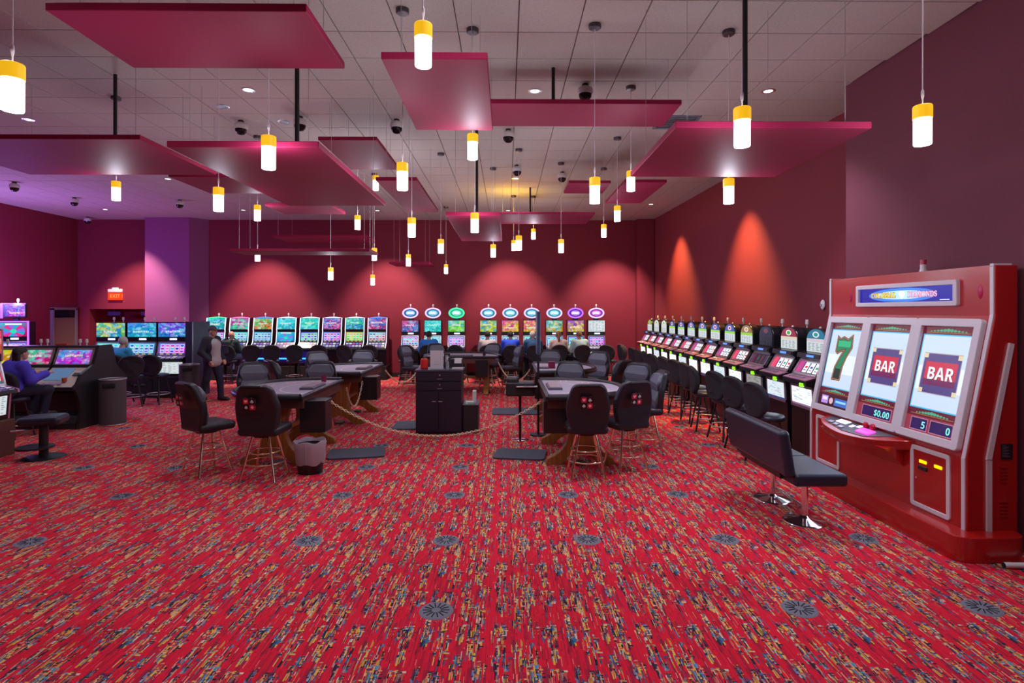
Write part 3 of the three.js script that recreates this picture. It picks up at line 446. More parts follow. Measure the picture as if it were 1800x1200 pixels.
stepTop.forEach(([hue, band], i) => {
  const d = 16.5 - .74 * i, t = thing('stepper_slot_machine', `right row slot machine with ${stepLook[i]}, ${ordinal[i]} from corner`, 'slot machine', 4.12, 0, -d, -Math.PI / 2, 'stepper slots in the right row'), W = .62;
  const P = [[-.3, 0], [.16, 0], [.16, .1], [.12, .14], [.12, .74], [.14, 1.06], [.25, 1.08], [.25, 1.14], [.1, 1.18], [-.02, 1.38], [.05, 1.42], [.04, 1.48], [-.08, 1.5], [-.3, 1.5]];
  mesh('cabinet', profile(P, W), M.blackSatin, t);
  mesh('back_board', box(.72, .32, .08, 0, 1.65, -.26), M.matBlack, t);
  const hw = .23, s = new THREE.Shape(); s.moveTo(-hw, 0); s.lineTo(hw, 0); s.lineTo(hw, .17); s.quadraticCurveTo(hw * .9, .3, 0, .31); s.quadraticCurveTo(-hw * .9, .3, -hw, .17); s.lineTo(-hw, 0);
  const dim = i === 10;
  mesh('arched_case', extr(s, .1, .012).translate(0, 1.5, -.17), M.blackSatin, t);
  const tex = canvasTex(96, 128, (g, w, h) => { seed = 1500 + i; g.fillStyle = dim ? '#15151c' : '#dfe9ea'; g.fillRect(0, 0, w, h); g.fillStyle = i < 3 ? (i ? '#dfe6e6' : '#86a818') : `hsl(${hue},60%,${dim ? 8 : 38}%)`; g.fillRect(0, 0, w, h * .45); g.fillStyle = dim ? '#5a5a66' : '#ffffff'; g.beginPath(); g.arc(w / 2, h * .24, 17, 0, 7); g.fill(); g.fillStyle = i === 12 ? '#18a0a0' : i === 9 ? '#e0a020' : `hsl(${hue + 120},65%,45%)`; g.beginPath(); g.arc(w / 2, h * .24, 11, 0, 7); g.fill(); g.fillStyle = band; if (i > 2) g.fillRect(0, h * .42, w, h * .14); g.fillStyle = dim ? '#44444e' : '#8fa0aa'; for (let r = 0; r < 5; r++) for (let c = 0; c < 4; c++) g.fillRect(8 + c * 21, h * .62 + r * 9, rnd(8, 17), 4); });
  mesh('arched_glass', planarUV(extr(s, .008)).translate(0, 1.5, -.055), glow(tex, dim ? .5 : .85), t);
  mesh('top_bulb', sph(.018, 0, 1.825, -.11, 10), M.offWhite, t);
  mesh('name_bar', onSeg([.05, 1.425], [.04, 1.475], W - .06, .01), M.black, t); mesh('name_display', box(.17, .03, .01, .05, 1.45, .058), M.blueLed, t);
  mesh('reel_frame', frameSeg([.1, 1.18], [-.02, 1.38], W - .02, .03, .03), M.silver, t);
  mesh('reel_screen', onSeg([.1, 1.18], [-.02, 1.38], W - .06, .01, .02), glow(reelTex[dim ? 2 : i % 2], dim ? .5 : 1.4), t);
  mesh('button_deck', [onSeg([.25, 1.14], [.1, 1.18], W - .02, .012, 0)], std(lin(.42, .2, .3), .4), t);
  mesh('button_row', [0, 1, 2].map(k => rbox(.1, .02, .05, .006, -.16 + k * .13, 1.175, .19, .25)), M.silver, t);
  mesh('spin_button', rbox(.09, .05, .03, .01, .2, 1.085, .25), M.greenGlow, t);
  mesh('belly_glass', onSeg([.125, .76], [.14, 1.05], W - .1, .012, .01), glow(bellyTex[i % 3], dim ? .35 : 1.3), t);
  mesh('belly_frame', frameSeg([.125, .75], [.14, 1.06], W - .03, .035, .014), std(lin(.3, .2, .28), .4), t);
  const cb = new THREE.Group(); candleParts(t, .12, 1.81, -.26);
  if (!dim) screenLight(t, [.125, .78], [.14, 1.04], W - .12, 0xe4ecff);
});

// ---------- the giant red slot machine ----------
{
  const t = thing('giant_slot_machine', 'giant red slot machine with three tall reel screens and grey trim', 'slot machine', 3.95, 0, -5.92, -Math.PI / 2 + .024);
  const base = roundRect(2.66, .59, .15); mesh('base', extr(base, .19, .008, 10).rotateX(-Math.PI / 2).translate(0, .008, .005), M.machineRed, t);
  const P = [[-.32, .2], [.1, .2], [.1, .81], [-.15, 2.01], [-.15, 2.43], [-.32, 2.43]];
  mesh('cabinet', profile(P, 2.36, .012), M.machineRed, t);
  const tb = .035;
  for (const s of [-1, 1]) {
    mesh('front_trim', [onSeg([.1, .2], [.1, .81], tb, .022, 0, s * 1.15), onSeg([.1, .8], [-.15, 2.02], tb, .022, 0, s * 1.15), onSeg([-.15, 2.0], [-.15, 2.43], tb, .022, 0, s * 1.15), box(tb, .02, .16, s * 1.15, 2.445, -.21)], M.trimGrey, t);
    mesh('side_trim', [box(.02, .61, .04, s * 1.19, .505, -.07), box(.02, 1.0, .04, s * 1.19, 1.29, -.165, -.2)], M.trimGrey, t);
  }
  mesh('lower_ledge', box(2.2, .03, .03, 0, .215, .1), M.machineRed, t);
  // three screens on the slanted face
  const th = Math.atan2(-.25, 1.2), cy = 1.41, cz = -.025;
  const place = (g, x, u, off) => { g.rotateX(th); return g.translate(x, cy + u * Math.cos(th) - Math.sin(th) * off, cz + u * Math.sin(th) + Math.cos(th) * off); };
  const reel = k => canvasTex(300, 500, (g, w, h) => {
    g.fillStyle = '#5c1024'; g.fillRect(0, 0, w, h);
    const orn = (y, s) => { g.fillStyle = '#49a07c'; for (let i = -5; i <= 5; i++) { g.beginPath(); g.ellipse(w / 2 + i * 19 * s, y + Math.abs(i) * 1.2, 11 - Math.abs(i), 8 - Math.abs(i), 0, 0, 7); g.fill(); } g.strokeStyle = '#b98a2a'; g.lineWidth = 2; g.beginPath(); g.moveTo(30, y + 12); g.lineTo(w - 30, y + 12); g.stroke(); };
    orn(22, 1); g.fillStyle = '#3fb0e0'; g.fillRect(14, 42, w - 28, 346); g.fillStyle = '#c4d6f2'; g.fillRect(20, 48, w - 40, 334); g.fillStyle = '#dfe9f8'; g.fillRect(20, 190, w - 40, 110);
    orn(402, .9);
    if (k === 0) {
      g.save(); g.translate(w / 2 + 4, 205); g.beginPath(); const q = [[-72, -118], [-48, -104], [-20, -118], [20, -104], [56, -128], [66, -60], [34, -8], [14, 48], [8, 128], [-58, 128], [-52, 60], [-22, -4], [6, -44], [-34, -34], [-52, -22], [-70, -34]]; q.forEach((p, i) => i ? g.lineTo(...p) : g.moveTo(...p)); g.closePath(); g.fillStyle = '#0f7a52'; g.fill(); g.lineWidth = 13; g.strokeStyle = '#3a1a24'; g.stroke(); g.lineWidth = 5; g.strokeStyle = '#b0763a'; g.stroke(); g.fillStyle = '#0a2c28'; g.fillRect(-50, 66, 52, 56); g.fillStyle = '#1fae74'; g.fillRect(-60, -96, 110, 34); g.restore();
      g.fillStyle = '#3a1420'; g.fillRect(8, 424, w - 16, 70); g.fillStyle = '#b48ae0'; g.fillRect(40, 434, 62, 46); g.fillStyle = '#f0e0ff'; g.fillRect(50, 442, 42, 18); g.fillStyle = '#3a6ac0'; g.fillRect(160, 440, 118, 42); g.fillStyle = '#8fd0ff'; g.fillRect(172, 452, 90, 12); g.fillStyle = '#d8b0c0'; g.beginPath(); g.arc(130, 460, 18, 0, 7); g.fill();
    } else {
      g.save(); g.translate(w / 2, 222); g.fillStyle = '#4a3a7a'; g.fillRect(-104, -92, 208, 184); g.strokeStyle = '#b0a0a8'; g.lineWidth = 4; g.strokeRect(-104, -92, 208, 184); g.fillStyle = '#c02040'; g.fillRect(-88, -54, 176, 108); g.fillStyle = '#6a1050'; g.fillRect(-88, 26, 176, 28); g.fillStyle = '#d8c9a0'; for (const [a, b] of [[-1, -1], [1, -1], [-1, 1], [1, 1]]) g.fillRect(a * 94 - 12, b * 80 - 10, 24, 20);
      g.font = 'bold 78px sans-serif'; g.textAlign = 'center'; g.textBaseline = 'middle'; g.fillStyle = '#5a0c28'; g.fillText('BAR', 4, 4); g.fillStyle = '#f6f4fa'; g.fillText('BAR', 0, 0); g.restore();
      g.fillStyle = '#8a3040'; g.fillRect(8, 424, w - 16, 70); g.fillStyle = '#2a1050'; g.strokeStyle = '#c08aa0'; g.lineWidth = 3; g.fillStyle = '#2a1050';
      g.font = 'bold 44px sans-serif'; g.textAlign = 'right'; g.textBaseline = 'middle';
      if (k === 1) { g.fillRect(50, 432, 210, 54); g.strokeRect(50, 432, 210, 54); g.fillStyle = '#7ff0e0'; g.fillText('$0.00', 250, 461); } else { g.fillRect(40, 432, 96, 54); g.strokeRect(40, 432, 96, 54); g.fillRect(152, 432, 122, 54); g.strokeRect(152, 432, 122, 54); g.fillStyle = '#7ff0e0'; g.fillText('5', 126, 461); g.fillText('0', 264, 461); }
    }
  });
  [-1, 0, 1].forEach((k, i) => {
    const f = mesh('screen_frame', place(frameGeo(.735, 1.14, .062, .05, .03, .006), k * .737, 0, .003), M.trimGrey, t);
    mesh('reel_screen', place(box(.63, 1.03, .012), k * .737, 0, .02), glow(reel(i), 1.15), f);
  });
  const sl = new THREE.RectAreaLight(0xcfdcff, SCREEN_NITS * 1.0, 2.1, 1.0); sl.position.set(0, cy + .02, cz + .09); sl.rotation.order = 'YXZ'; sl.rotation.set(-th, Math.PI, 0); sl.name = 'screen_light'; t.add(sl);
  // sign
  const sg = canvasTex(512, 80, (g, w, h) => { g.fillStyle = '#1c1c8c'; g.fillRect(0, 0, w, h); g.fillStyle = '#3a78d8'; g.beginPath(); g.ellipse(w * .48, h / 2, w * .36, h * .42, 0, 0, 7); g.fill(); g.fillStyle = '#a8d4ff'; g.beginPath(); g.ellipse(w * .48, h / 2, w * .28, h * .27, 0, 0, 7); g.fill(); g.font = 'bold 34px serif'; g.textBaseline = 'middle'; g.lineWidth = 4; g.strokeStyle = '#7a4010'; g.textAlign = 'right'; g.strokeText('COLOSSAL', w * .43, h / 2, 145); g.fillStyle = '#ffd820'; g.fillText('COLOSSAL', w * .43, h / 2, 145); g.textAlign = 'left'; g.strokeStyle = '#8a3060'; g.strokeText('DIAMONDS', w * .555, h / 2, 145); g.fillStyle = '#ffc0d8'; g.fillText('DIAMONDS', w * .555, h / 2, 145); g.fillStyle = '#fff'; g.beginPath(); g.moveTo(w * .455, 34); g.lineTo(w * .475, 22); g.lineTo(w * .51, 22); g.lineTo(w * .53, 34); g.lineTo(w * .4925, 62); g.closePath(); g.fill(); g.fillRect(w * .86, h - 14, 44, 3); });
  const sf = mesh('sign_frame', frameGeo(1.42, .23, .035, .04, .015, .005).translate(.1, 2.22, -.147), M.trimGrey, t); mesh('sign_display', box(1.36, .17, .012, .1, 2.22, -.135), glow(sg, 1.4), sf);
  for (const x of [1.03, -.76]) mesh('oval_lamp', tr(new THREE.SphereGeometry(.05, 16, 10), 0, 0, 0).scale(.7, 1.5, .35).translate(x, 2.22, -.147), std(lin(.5, .02, .08), .15), t);
  const cd = mesh('candle_lamp', [cyl(.03, .04, .04, .27, 2.452, -.22), cyl(.028, .028, .045, .27, 2.495, -.22)], M.white, t); mesh('candle_top', cyl(.026, .028, .05, .27, 2.542, -.22), std(lin(.5, .06, .12), .4), cd);
  // button console
  const cs = new THREE.Shape(); cs.moveTo(-.76, -.1); cs.lineTo(-.76, -.2); cs.quadraticCurveTo(-.62, -.34, -.2, -.38); cs.quadraticCurveTo(.25, -.4, .6, -.1); cs.lineTo(-.76, -.1);
  const cg = extr(cs, .075, .008, 10); cg.rotateX(-Math.PI / 2); cg.translate(0, -.08, -.1); cg.rotateX(.3); cg.translate(0, .83, .105); const con = mesh('button_console', cg, M.machineRed, t);
  const ct = (g, x, z, dy = .012) => { g.translate(x, dy - .0, z - .1); g.rotateX(.3); return g.translate(0, .828, .105); };
  mesh('console_panel', ct(extr(shape([[-.7, -.12], [-.66, -.24], [-.2, -.33], [.14, -.31], [.4, -.13]]), .006).rotateX(-Math.PI / 2), 0, 0, .004), std(lin(.12, .11, .14), .4), con);
  mesh('glowing_button', ct(rbox(.2, .02, .1, .02), .06, .23, .018), glow(null, 1.6, 0xff4fd8), con); [[.18, .07, -.4, .17], [.05, .05, -.2, .2], [.05, .05, -.12, .17]].forEach(q => mesh('small_display', ct(box(q[0], .009, q[1]), q[2], q[3]), M.whiteLed, con)); mesh('button_row', [0, 1, 2].map(i => ct(rbox(.07, .015, .045, .006), -.52 + i * .12, .24 + i * .02, .016)), M.silver, con);
  mesh('red_knob', [-.05, .06].map(x => tr(new THREE.SphereGeometry(.035, 14, 10), x, .85, .15)), std(lin(.6, .01, .06), .2), con);
  mesh('console_bracket', profile([[.1, .55], [.12, .55], [.3, .72], [.1, .76]], 1.1).translate(-.1, 0, 0), M.machineRed, t);
  // doors
  for (const x of [.78, -.8]) { const dr = mesh('service_door', rbox(.4, .5, .02, .006, x, .51, .106), M.machineRed, t); mesh('door_frame', frameGeo(.46, .56, .032, .022, .03, .004).translate(x, .51, .1), M.trimGrey, dr);
    if (x > 0) { for (const q of [-.08, .1]) mesh('yellow_slot_light', rbox(.085, .03, .012, .008, x + q, .66, .12), M.yellowGlow, dr); mesh('bill_slot', rbox(.11, .04, .02, .008, x - .08, .6, .12), M.black, dr); mesh('door_lock', cyl(.012, .012, .02, 0, 0, 0, 12).rotateX(Math.PI / 2).translate(x - .15, .5, .12), M.chrome, dr); } }
  mesh('side_sticker', box(.004, .13, .1, 1.184, .87, -.23), canvasMat(), t);
  for (const y of [.62, .33]) for (let i = 0; i < 5; i++) mesh('side_louver', box(.008, .012, .07, 1.184, y + i * .03, -.2), M.machineRed, t);
}
function canvasMat() { return std(0xffffff, .5, { map: canvasTex(64, 80, (g, w, h) => { g.fillStyle = '#1a1a24'; g.fillRect(0, 0, w, h); g.fillStyle = '#8a8a98'; for (let i = 0; i < 8; i++) g.fillRect(6, 8 + i * 8, 24 + (i * 13) % 24, 2); }) }); }
{ const t = thing('white_cable_sleeve', 'white cable sleeve on the carpet beside the giant machine', 'cable', 3.97, 0, -4.5); mesh('sleeve', tube([[0, .025, 0], [.15, .027, .01], [.3, .025, -.01], [.36, .025, 0]], .023, 14, 10), M.white, t); mesh('sleeve_mouth', tr(new THREE.CircleGeometry(.022, 12), -.0005, .025, 0, 0, -Math.PI / 2), M.ventSlot, t);
  const b = thing('double_bench', 'black padded two-seat bench on chrome pedestals before the giant machine', 'bench', 2.88, 0, -5.87, Math.PI / 2);
  mesh('seat', rbox(1.36, .12, .5, .04, 0, .49, .02, 0, 0, 0, 4), M.blueVinyl, b); mesh('seat_seam', box(.006, .004, .42, .02, .551, .02), M.black, b); mesh('backrest', rbox(1.36, .44, .1, .045, 0, .73, -.29, -.16, 0, 0, 4), M.blueVinyl, b); mesh('back_bracket', box(.9, .1, .03, 0, .5, -.25, -.16), M.black, b);
  for (const s of [-1, 1]) { mesh('pedestal', cyl(.032, .032, .42, s * .33, .23, .04, 20), M.chrome, b); mesh('base_disc', lathe([[.035, .06], [.06, .035], [.19, .014], [.205, .004], [.205, 0]], 32).translate(s * .33, 0, .04), M.chrome, b); mesh('seat_plate', box(.2, .02, .2, s * .33, .432, .04), M.black, b); }
  mesh('foot_bar', rod([-.33, .12, .06], [.33, .12, .06], .014, .014, 10), M.chrome, b);
}

// ---------- stools and chairs (sitter faces local +z) ----------
function slotStool() {
  const t = new THREE.Group(); t.userData = { category: 'stool', group: 'black slot stools' };
  mesh('seat', lathe([[0, .58], [.17, .58], [.21, .6], [.22, .63], [.205, .66], [.12, .675], [0, .678]], 28), M.blueVinyl, t);
  const s = new THREE.Shape(); s.moveTo(-.1, -.2); s.quadraticCurveTo(-.23, -.12, -.22, .06); s.quadraticCurveTo(-.2, .22, 0, .225); s.quadraticCurveTo(.2, .22, .22, .06); s.quadraticCurveTo(.23, -.12, .1, -.2); s.lineTo(-.1, -.2);
  const b = extr(s, .035, .02, 10); const p = b.attributes.position; for (let i = 0; i < p.count; i++) p.setZ(i, p.getZ(i) + 1.1 * p.getX(i) ** 2); b.computeVertexNormals(); b.rotateX(-.1); mesh('backrest', b.translate(0, .86, -.25), M.fabric, t);
  mesh('back_post', [-.07, .07].map(x => rod([x, .6, -.12], [x, .76, -.235], .012)), M.black, t);
  for (const [a, c] of [[-1, -1], [1, -1], [1, 1], [-1, 1]]) mesh('leg', rod([a * .1, .585, c * .1], [a * .2, 0, c * .2], .014, .016), M.black, t);
  mesh('foot_ring', tr(new THREE.TorusGeometry(.225, .011, 8, 30), 0, .22, 0, Math.PI / 2), M.silver, t);
  return t;
}
const stoolProto = slotStool();
const putStool = (label, x, d, turn) => copy(stoolProto, 'slot_stool', label, x, 0, -d, turn);
[-8.75, -7.9, -7.3, -6.7, -6.05, -5.3, -4.55, -3.9].forEach((x, i) => putStool(`black round-backed stool at the ${ordinal[i]} curved-top machine from the column`, x, 16.3, Math.PI + [.2, 0, .5, .35, .3, 0, -.2, .1][i]));
['first oval-topped machine from the left', 'oval-topped machine under the blue-shirted player', 'green oval-topped machine', 'oval-topped machine under the player in grey', 'oval-topped machine under the royal blue player', 'oval-topped machine under the dark teal player', 'oval-topped machine under the ponytailed player', 'oval-topped machine under the mint-shirted player', 'rightmost oval-topped machine'].forEach((n, i) => putStool(`black round-backed stool at the ${n}`, [-2.85, -2.21, -1.35, -.54, .14, .84, 1.5, 2.12, 2.95][i], 16.25, Math.PI + [.1, 0, -.4, .1, 0, -.2, 0, .2, -.6][i]));
for (let i = 0; i < 13; i++) putStool(`black stool with blue-black seat, ${ordinal[i]} from the back corner along the right row`, 3.52 - (i % 4 === 1 ? .07 : 0), 16.45 - .735 * i, Math.PI / 2 + [.3, -.2, .25, .1, -.15, .3, .2, .35, .1, -.1, .3, .25, .2][i]);
putStool('black stool under the man in the light blue shirt', -8.65, 12.8, Math.PI); putStool('black stool turned sideways right of the light blue shirt man', -8.1, 12.4, Math.PI + .5); putStool('black stool before the right one of three wide uprights', -7.75, 12.75, Math.PI - .2); putStool('black stool under the man in the purple jacket', -8.0, 9.3, Math.PI);
{ const t = thing('backless_stool', 'backless black stool on a thick post with disc base at left', 'stool', -6.5, 0, -8.06, .3);
  mesh('seat', rbox(.5, .12, .4, .055, 0, .53, 0, 0, 0, 0, 4), M.blueVinyl, t); mesh('post', cyl(.055, .055, .44, 0, .25, 0), M.black, t); mesh('footrest', cyl(.22, .22, .025, -.08, .16, .05, 28), M.black, t); mesh('base_disc', lathe([[0, .03], [.08, .03], [.25, .012], [.26, 0]], 32), M.black, t); mesh('side_bar', rod([-.05, .4, 0], [-.36, .39, .05], .012), M.chrome, t); }

const suits = canvasTex(128, 128, (g, w, h) => { g.fillStyle = '#0b0b10'; g.fillRect(0, 0, w, h); g.fillStyle = '#d01038'; g.fillRect(6, 6, 54, 54); g.fillRect(68, 68, 54, 54); const heart = (x, y) => { g.beginPath(); g.moveTo(x, y + 18); g.bezierCurveTo(x - 30, y - 4, x - 14, y - 24, x, y - 8); g.bezierCurveTo(x + 14, y - 24, x + 30, y - 4, x, y + 18); g.fill(); };
  g.fillStyle = '#ffc0cc'; heart(33, 33); g.fillStyle = '#ffd0d8'; g.beginPath(); g.moveTo(95, 76); g.lineTo(112, 95); g.lineTo(95, 114); g.lineTo(78, 95); g.fill(); g.fillStyle = '#cfd8d8'; for (const [x, y] of [[95, 26], [86, 38], [104, 38]]) { g.beginPath(); g.arc(x, y, 10, 0, 7); g.fill(); } g.fillRect(92, 38, 6, 20); g.save(); g.translate(33, 95); g.rotate(Math.PI); heart(0, 0); g.restore(); g.fillRect(30, 98, 6, 18); });
const suitMat = std(0xffffff, .5, { map: suits });
function gameChair() {
  const t = new THREE.Group(); t.userData = { category: 'chair', group: 'gaming table chairs' };
  mesh('seat', [rbox(.5, .11, .47, .05, 0, .6, .02, 0, 0, 0, 4)], M.leather, t);
  const outline = (k) => { const s = new THREE.Shape(), w = .25 * k; s.moveTo(-w * .78, 0); s.quadraticCurveTo(-w * 1.06, .2, -w * .98, .34); s.lineTo(-w * .8, .5); s.quadraticCurveTo(-w * .72, .57 * (.9 + .1 * k), -w * .4, .575 * (.9 + .1 * k)); s.lineTo(w * .4, .575 * (.9 + .1 * k)); s.quadraticCurveTo(w * .72, .57 * (.9 + .1 * k), w * .8, .5); s.lineTo(w * .98, .34); s.quadraticCurveTo(w * 1.06, .2, w * .78, 0); s.lineTo(-w * .78, 0); return s; };
  const bend = (g, k) => { const p = g.attributes.position; for (let i = 0; i < p.count; i++) p.setZ(i, p.getZ(i) + k * p.getX(i) ** 2); g.computeVertexNormals(); return g; };
  mesh('back_shell', bend(extr(outline(1), .04, .02, 8), 1.4).rotateX(-.14).translate(0, .585, -.25), M.leather, t);
  mesh('back_cushion', [bend(extr(outline(.84), .03, .02, 8).scale(1, .5, 1).translate(0, .04, 0), 1.4).rotateX(-.14).translate(0, .585, -.185), bend(extr(outline(.8), .035, .022, 8).scale(1, .42, 1).translate(0, .3, 0), 1.4).rotateX(-.14).translate(0, .585, -.185)], M.sheenLeather, t);  // cushions are shell leather too; the reflected light is in their colour
  mesh('seat_plate', [cyl(.13, .13, .03, 0, .53, 0)], M.black, t);
  for (const [a, c] of [[-1, -1], [1, -1], [1, 1], [-1, 1]]) mesh('leg', rod([a * .1, .54, c * .1], [a * .21, 0, c * .21], .014, .016), M.brass, t);
  mesh('foot_ring', [tr(new THREE.TorusGeometry(.23, .011, 8, 32), 0, .2, 0, Math.PI / 2), tr(new THREE.TorusGeometry(.18, .011, 8, 32), 0, .33, 0, Math.PI / 2)], M.brass, t);
  mesh('suit_emblem', box(.15, .15, .006, .035, .955, -.325, -.14), suitMat, t).userData.label = 'printed emblem of four card suits';
  return t;
}
const chairProto = gameChair();
function putChair(label, x, d, tx, td) { return copy(chairProto, 'gaming_chair', 'black gaming chair ' + label, x, 0, -d, Math.atan2(tx - x, -td + d)); }
putChair('at the near end of the left front table, emblem towards the viewer', -2.98, 7.05, -2.9, 9); putChair('turned sideways at the left front table, beside the emblem chair', -3.82, 7.3, -3.0, 8.5); putChair('facing the viewer at the left front table, far left corner', -4.2, 9.6, -3.2, 8.3); putChair('facing the viewer at the left front table, behind the red cup', -3.2, 9.72, -3.1, 8);
putChair('before the right front table, left of two emblem chairs', 1.0, 7.12, 1.0, 9); putChair('before the right front table, right of two emblem chairs', 1.55, 7.4, 1.0, 8.9); putChair('on the curved side of the right front table', 2.05, 8.4, 1, 8.4); putChair('facing the viewer at the right front table, far right corner', 2.08, 9.45, 1, 8.3); putChair('facing the viewer at the far end of the right front table', 1.1, 9.72, 1.0, 8);
putChair('at the near left corner of the left back table', -4.05, 10.45, -3.1, 11.2); putChair('at the far left corner of the left back table', -4.0, 12.3, -3.1, 11.2); putChair('at the far end of the left back table', -3.2, 12.6, -3.1, 11);
putChair('at the near right corner of the right back table', 1.95, 10.45, 1.1, 11.2); putChair('at the far right corner of the right back table', 1.9, 12.25, 1.1, 11.2); putChair('at the far end of the right back table', 1.0, 12.75, 1.0, 11);
putChair('at the right end of the centre back table', .12, 14.5, -1, 14.2); putChair('at the far right of the centre back table', -.45, 15.3, -1, 14.2); putChair('at the far left of the centre back table', -1.8, 15.3, -1.1, 14.2); putChair('at the left end of the centre back table', -2.4, 14.6, -1.1, 14.2);

// ---------- gaming tables: dealer's straight edge along local x at z = 0, players' curve towards +z ----------
function gameTable(label, x, d, turn, boxX, boxZ, half = .93) {
  const t = thing('gaming_table', label, 'table', x, 0, -d, turn, 'gaming tables'), N = 28, R = 1.15;
  const curve = (k) => { const a = []; for (let i = 0; i <= N; i++) { const q = Math.PI * i / N, c = Math.cos(q), s = Math.sin(q); a.push([half * k * Math.sign(c) * Math.abs(c) ** .8, R * k * s ** .8]); } return a; };
  const slab = (k, y0, y1) => { const g = extr(curve(k).map(p => [p[0], -p[1]]), y1 - y0, 0); g.rotateX(-Math.PI / 2); return g.translate(0, y0, 0); };
  const top = slab(.97, .915, .945), p = top.attributes.position, uv = top.attributes.uv; for (let i = 0; i < p.count; i++) uv.setXY(i, p.getX(i) / 2 + .5, 1 - p.getZ(i) / 1.2);
  mesh('felt_top', top, M.felt, t); mesh('apron', slab(.9, .78, .915), M.darkWood, t);
  mesh('padded_rail', tube(curve(1).map(q => [q[0], .935, q[1]]), .05, 56, 8), M.rail, t); mesh('dealer_edge', rbox(2 * half, .05, .06, .015, 0, .93, 0), M.rail, t);
  for (const s of [-1, 1]) {
    const f = new THREE.Shape(); f.moveTo(-.2, .78); f.lineTo(.2, .78); f.quadraticCurveTo(.1, .5, .16, .32); f.quadraticCurveTo(.22, .16, .42, .08); f.quadraticCurveTo(.46, .04, .43, 0); f.lineTo(.27, 0); f.quadraticCurveTo(.12, .16, 0, .16); f.quadraticCurveTo(-.12, .16, -.27, 0); f.lineTo(-.43, 0); f.quadraticCurveTo(-.46, .04, -.42, .08); f.quadraticCurveTo(-.22, .16, -.16, .32); f.quadraticCurveTo(-.1, .5, -.2, .78);
    mesh('pedestal_leg', extr(f, .1, .012, 8).rotateY(Math.PI / 2).translate(s * .6 - .05, 0, .45), M.wood, t);
    mesh('foot_plate', rbox(.2, .03, .14, .01, s * .6, .016, .45), M.darkWood, t);
  }
  mesh('stretcher', rbox(1.1, .06, .05, .01, 0, .4, .45), M.wood, t); mesh('brass_rail', rod([-.75, .2, .62], [.75, .2, .62], .014), M.brass, t);
  const db = mesh('drop_box', rbox(.3, .42, .34, .01, boxX, .66, boxZ), M.blackSatin, t); mesh('drop_box_lock', cyl(.014, .014, .02, boxX + .05, .76, boxZ, 10).rotateX(0), M.silver, db);
  const tray = mesh('chip_tray', rbox(.56, .03, .2, .008, 0, .962, .15), std(lin(.12, .1, .14), .4), t); const ch = []; for (let i = 0; i < 9; i++) ch.push(tr(cyl(.02, .02, .16, 0, 0, 0, 12), -.24 + i * .06, .978, .15, Math.PI / 2)); mesh('chip_rolls', ch, std(lin(.4, .3, .36), .5), tray);
  return t;
}
gameTable('lavender-topped gaming table in the left foreground of the pit', -2.66, 8.3, -Math.PI / 2, .62, -.1); gameTable('lavender-topped gaming table behind the left front one', -2.6, 11.05, -Math.PI / 2, .62, -.1);
gameTable('lavender-topped gaming table in the right foreground of the pit', .54, 8.25, Math.PI / 2, -.66, .12); gameTable('lavender-topped gaming table behind the right front one', .57, 11.2, Math.PI / 2, -.66, .12); gameTable('gaming table across the back of the pit behind the podium', -1.1, 13.9, Math.PI, -.5, .1);
const cupGeo = lathe([[0, 0], [.036, 0], [.045, .1], [.041, .1], [.033, .006], [0, .006]], 20), boxCup = rbox(.13, .13, .13, .006, 0, .065, 0);
[['dark red cup on the left front table', -2.86, .945, 8.95, 0, lin(.25, .01, .06)], ['dark cup on the centre back table', -.55, .945, 14.15, 0, lin(.06, .01, .03)], ['dark red square box on the right back table', .88, .945, 11.05, 1, lin(.22, .01, .05)]].forEach(q => { const c = thing(q[4] ? 'card_box' : 'cup', q[0], q[4] ? 'box' : 'cup', q[1], q[2], -q[3]); mesh('shell', q[4] ? boxCup : cupGeo, std(q[5], .35), c); });
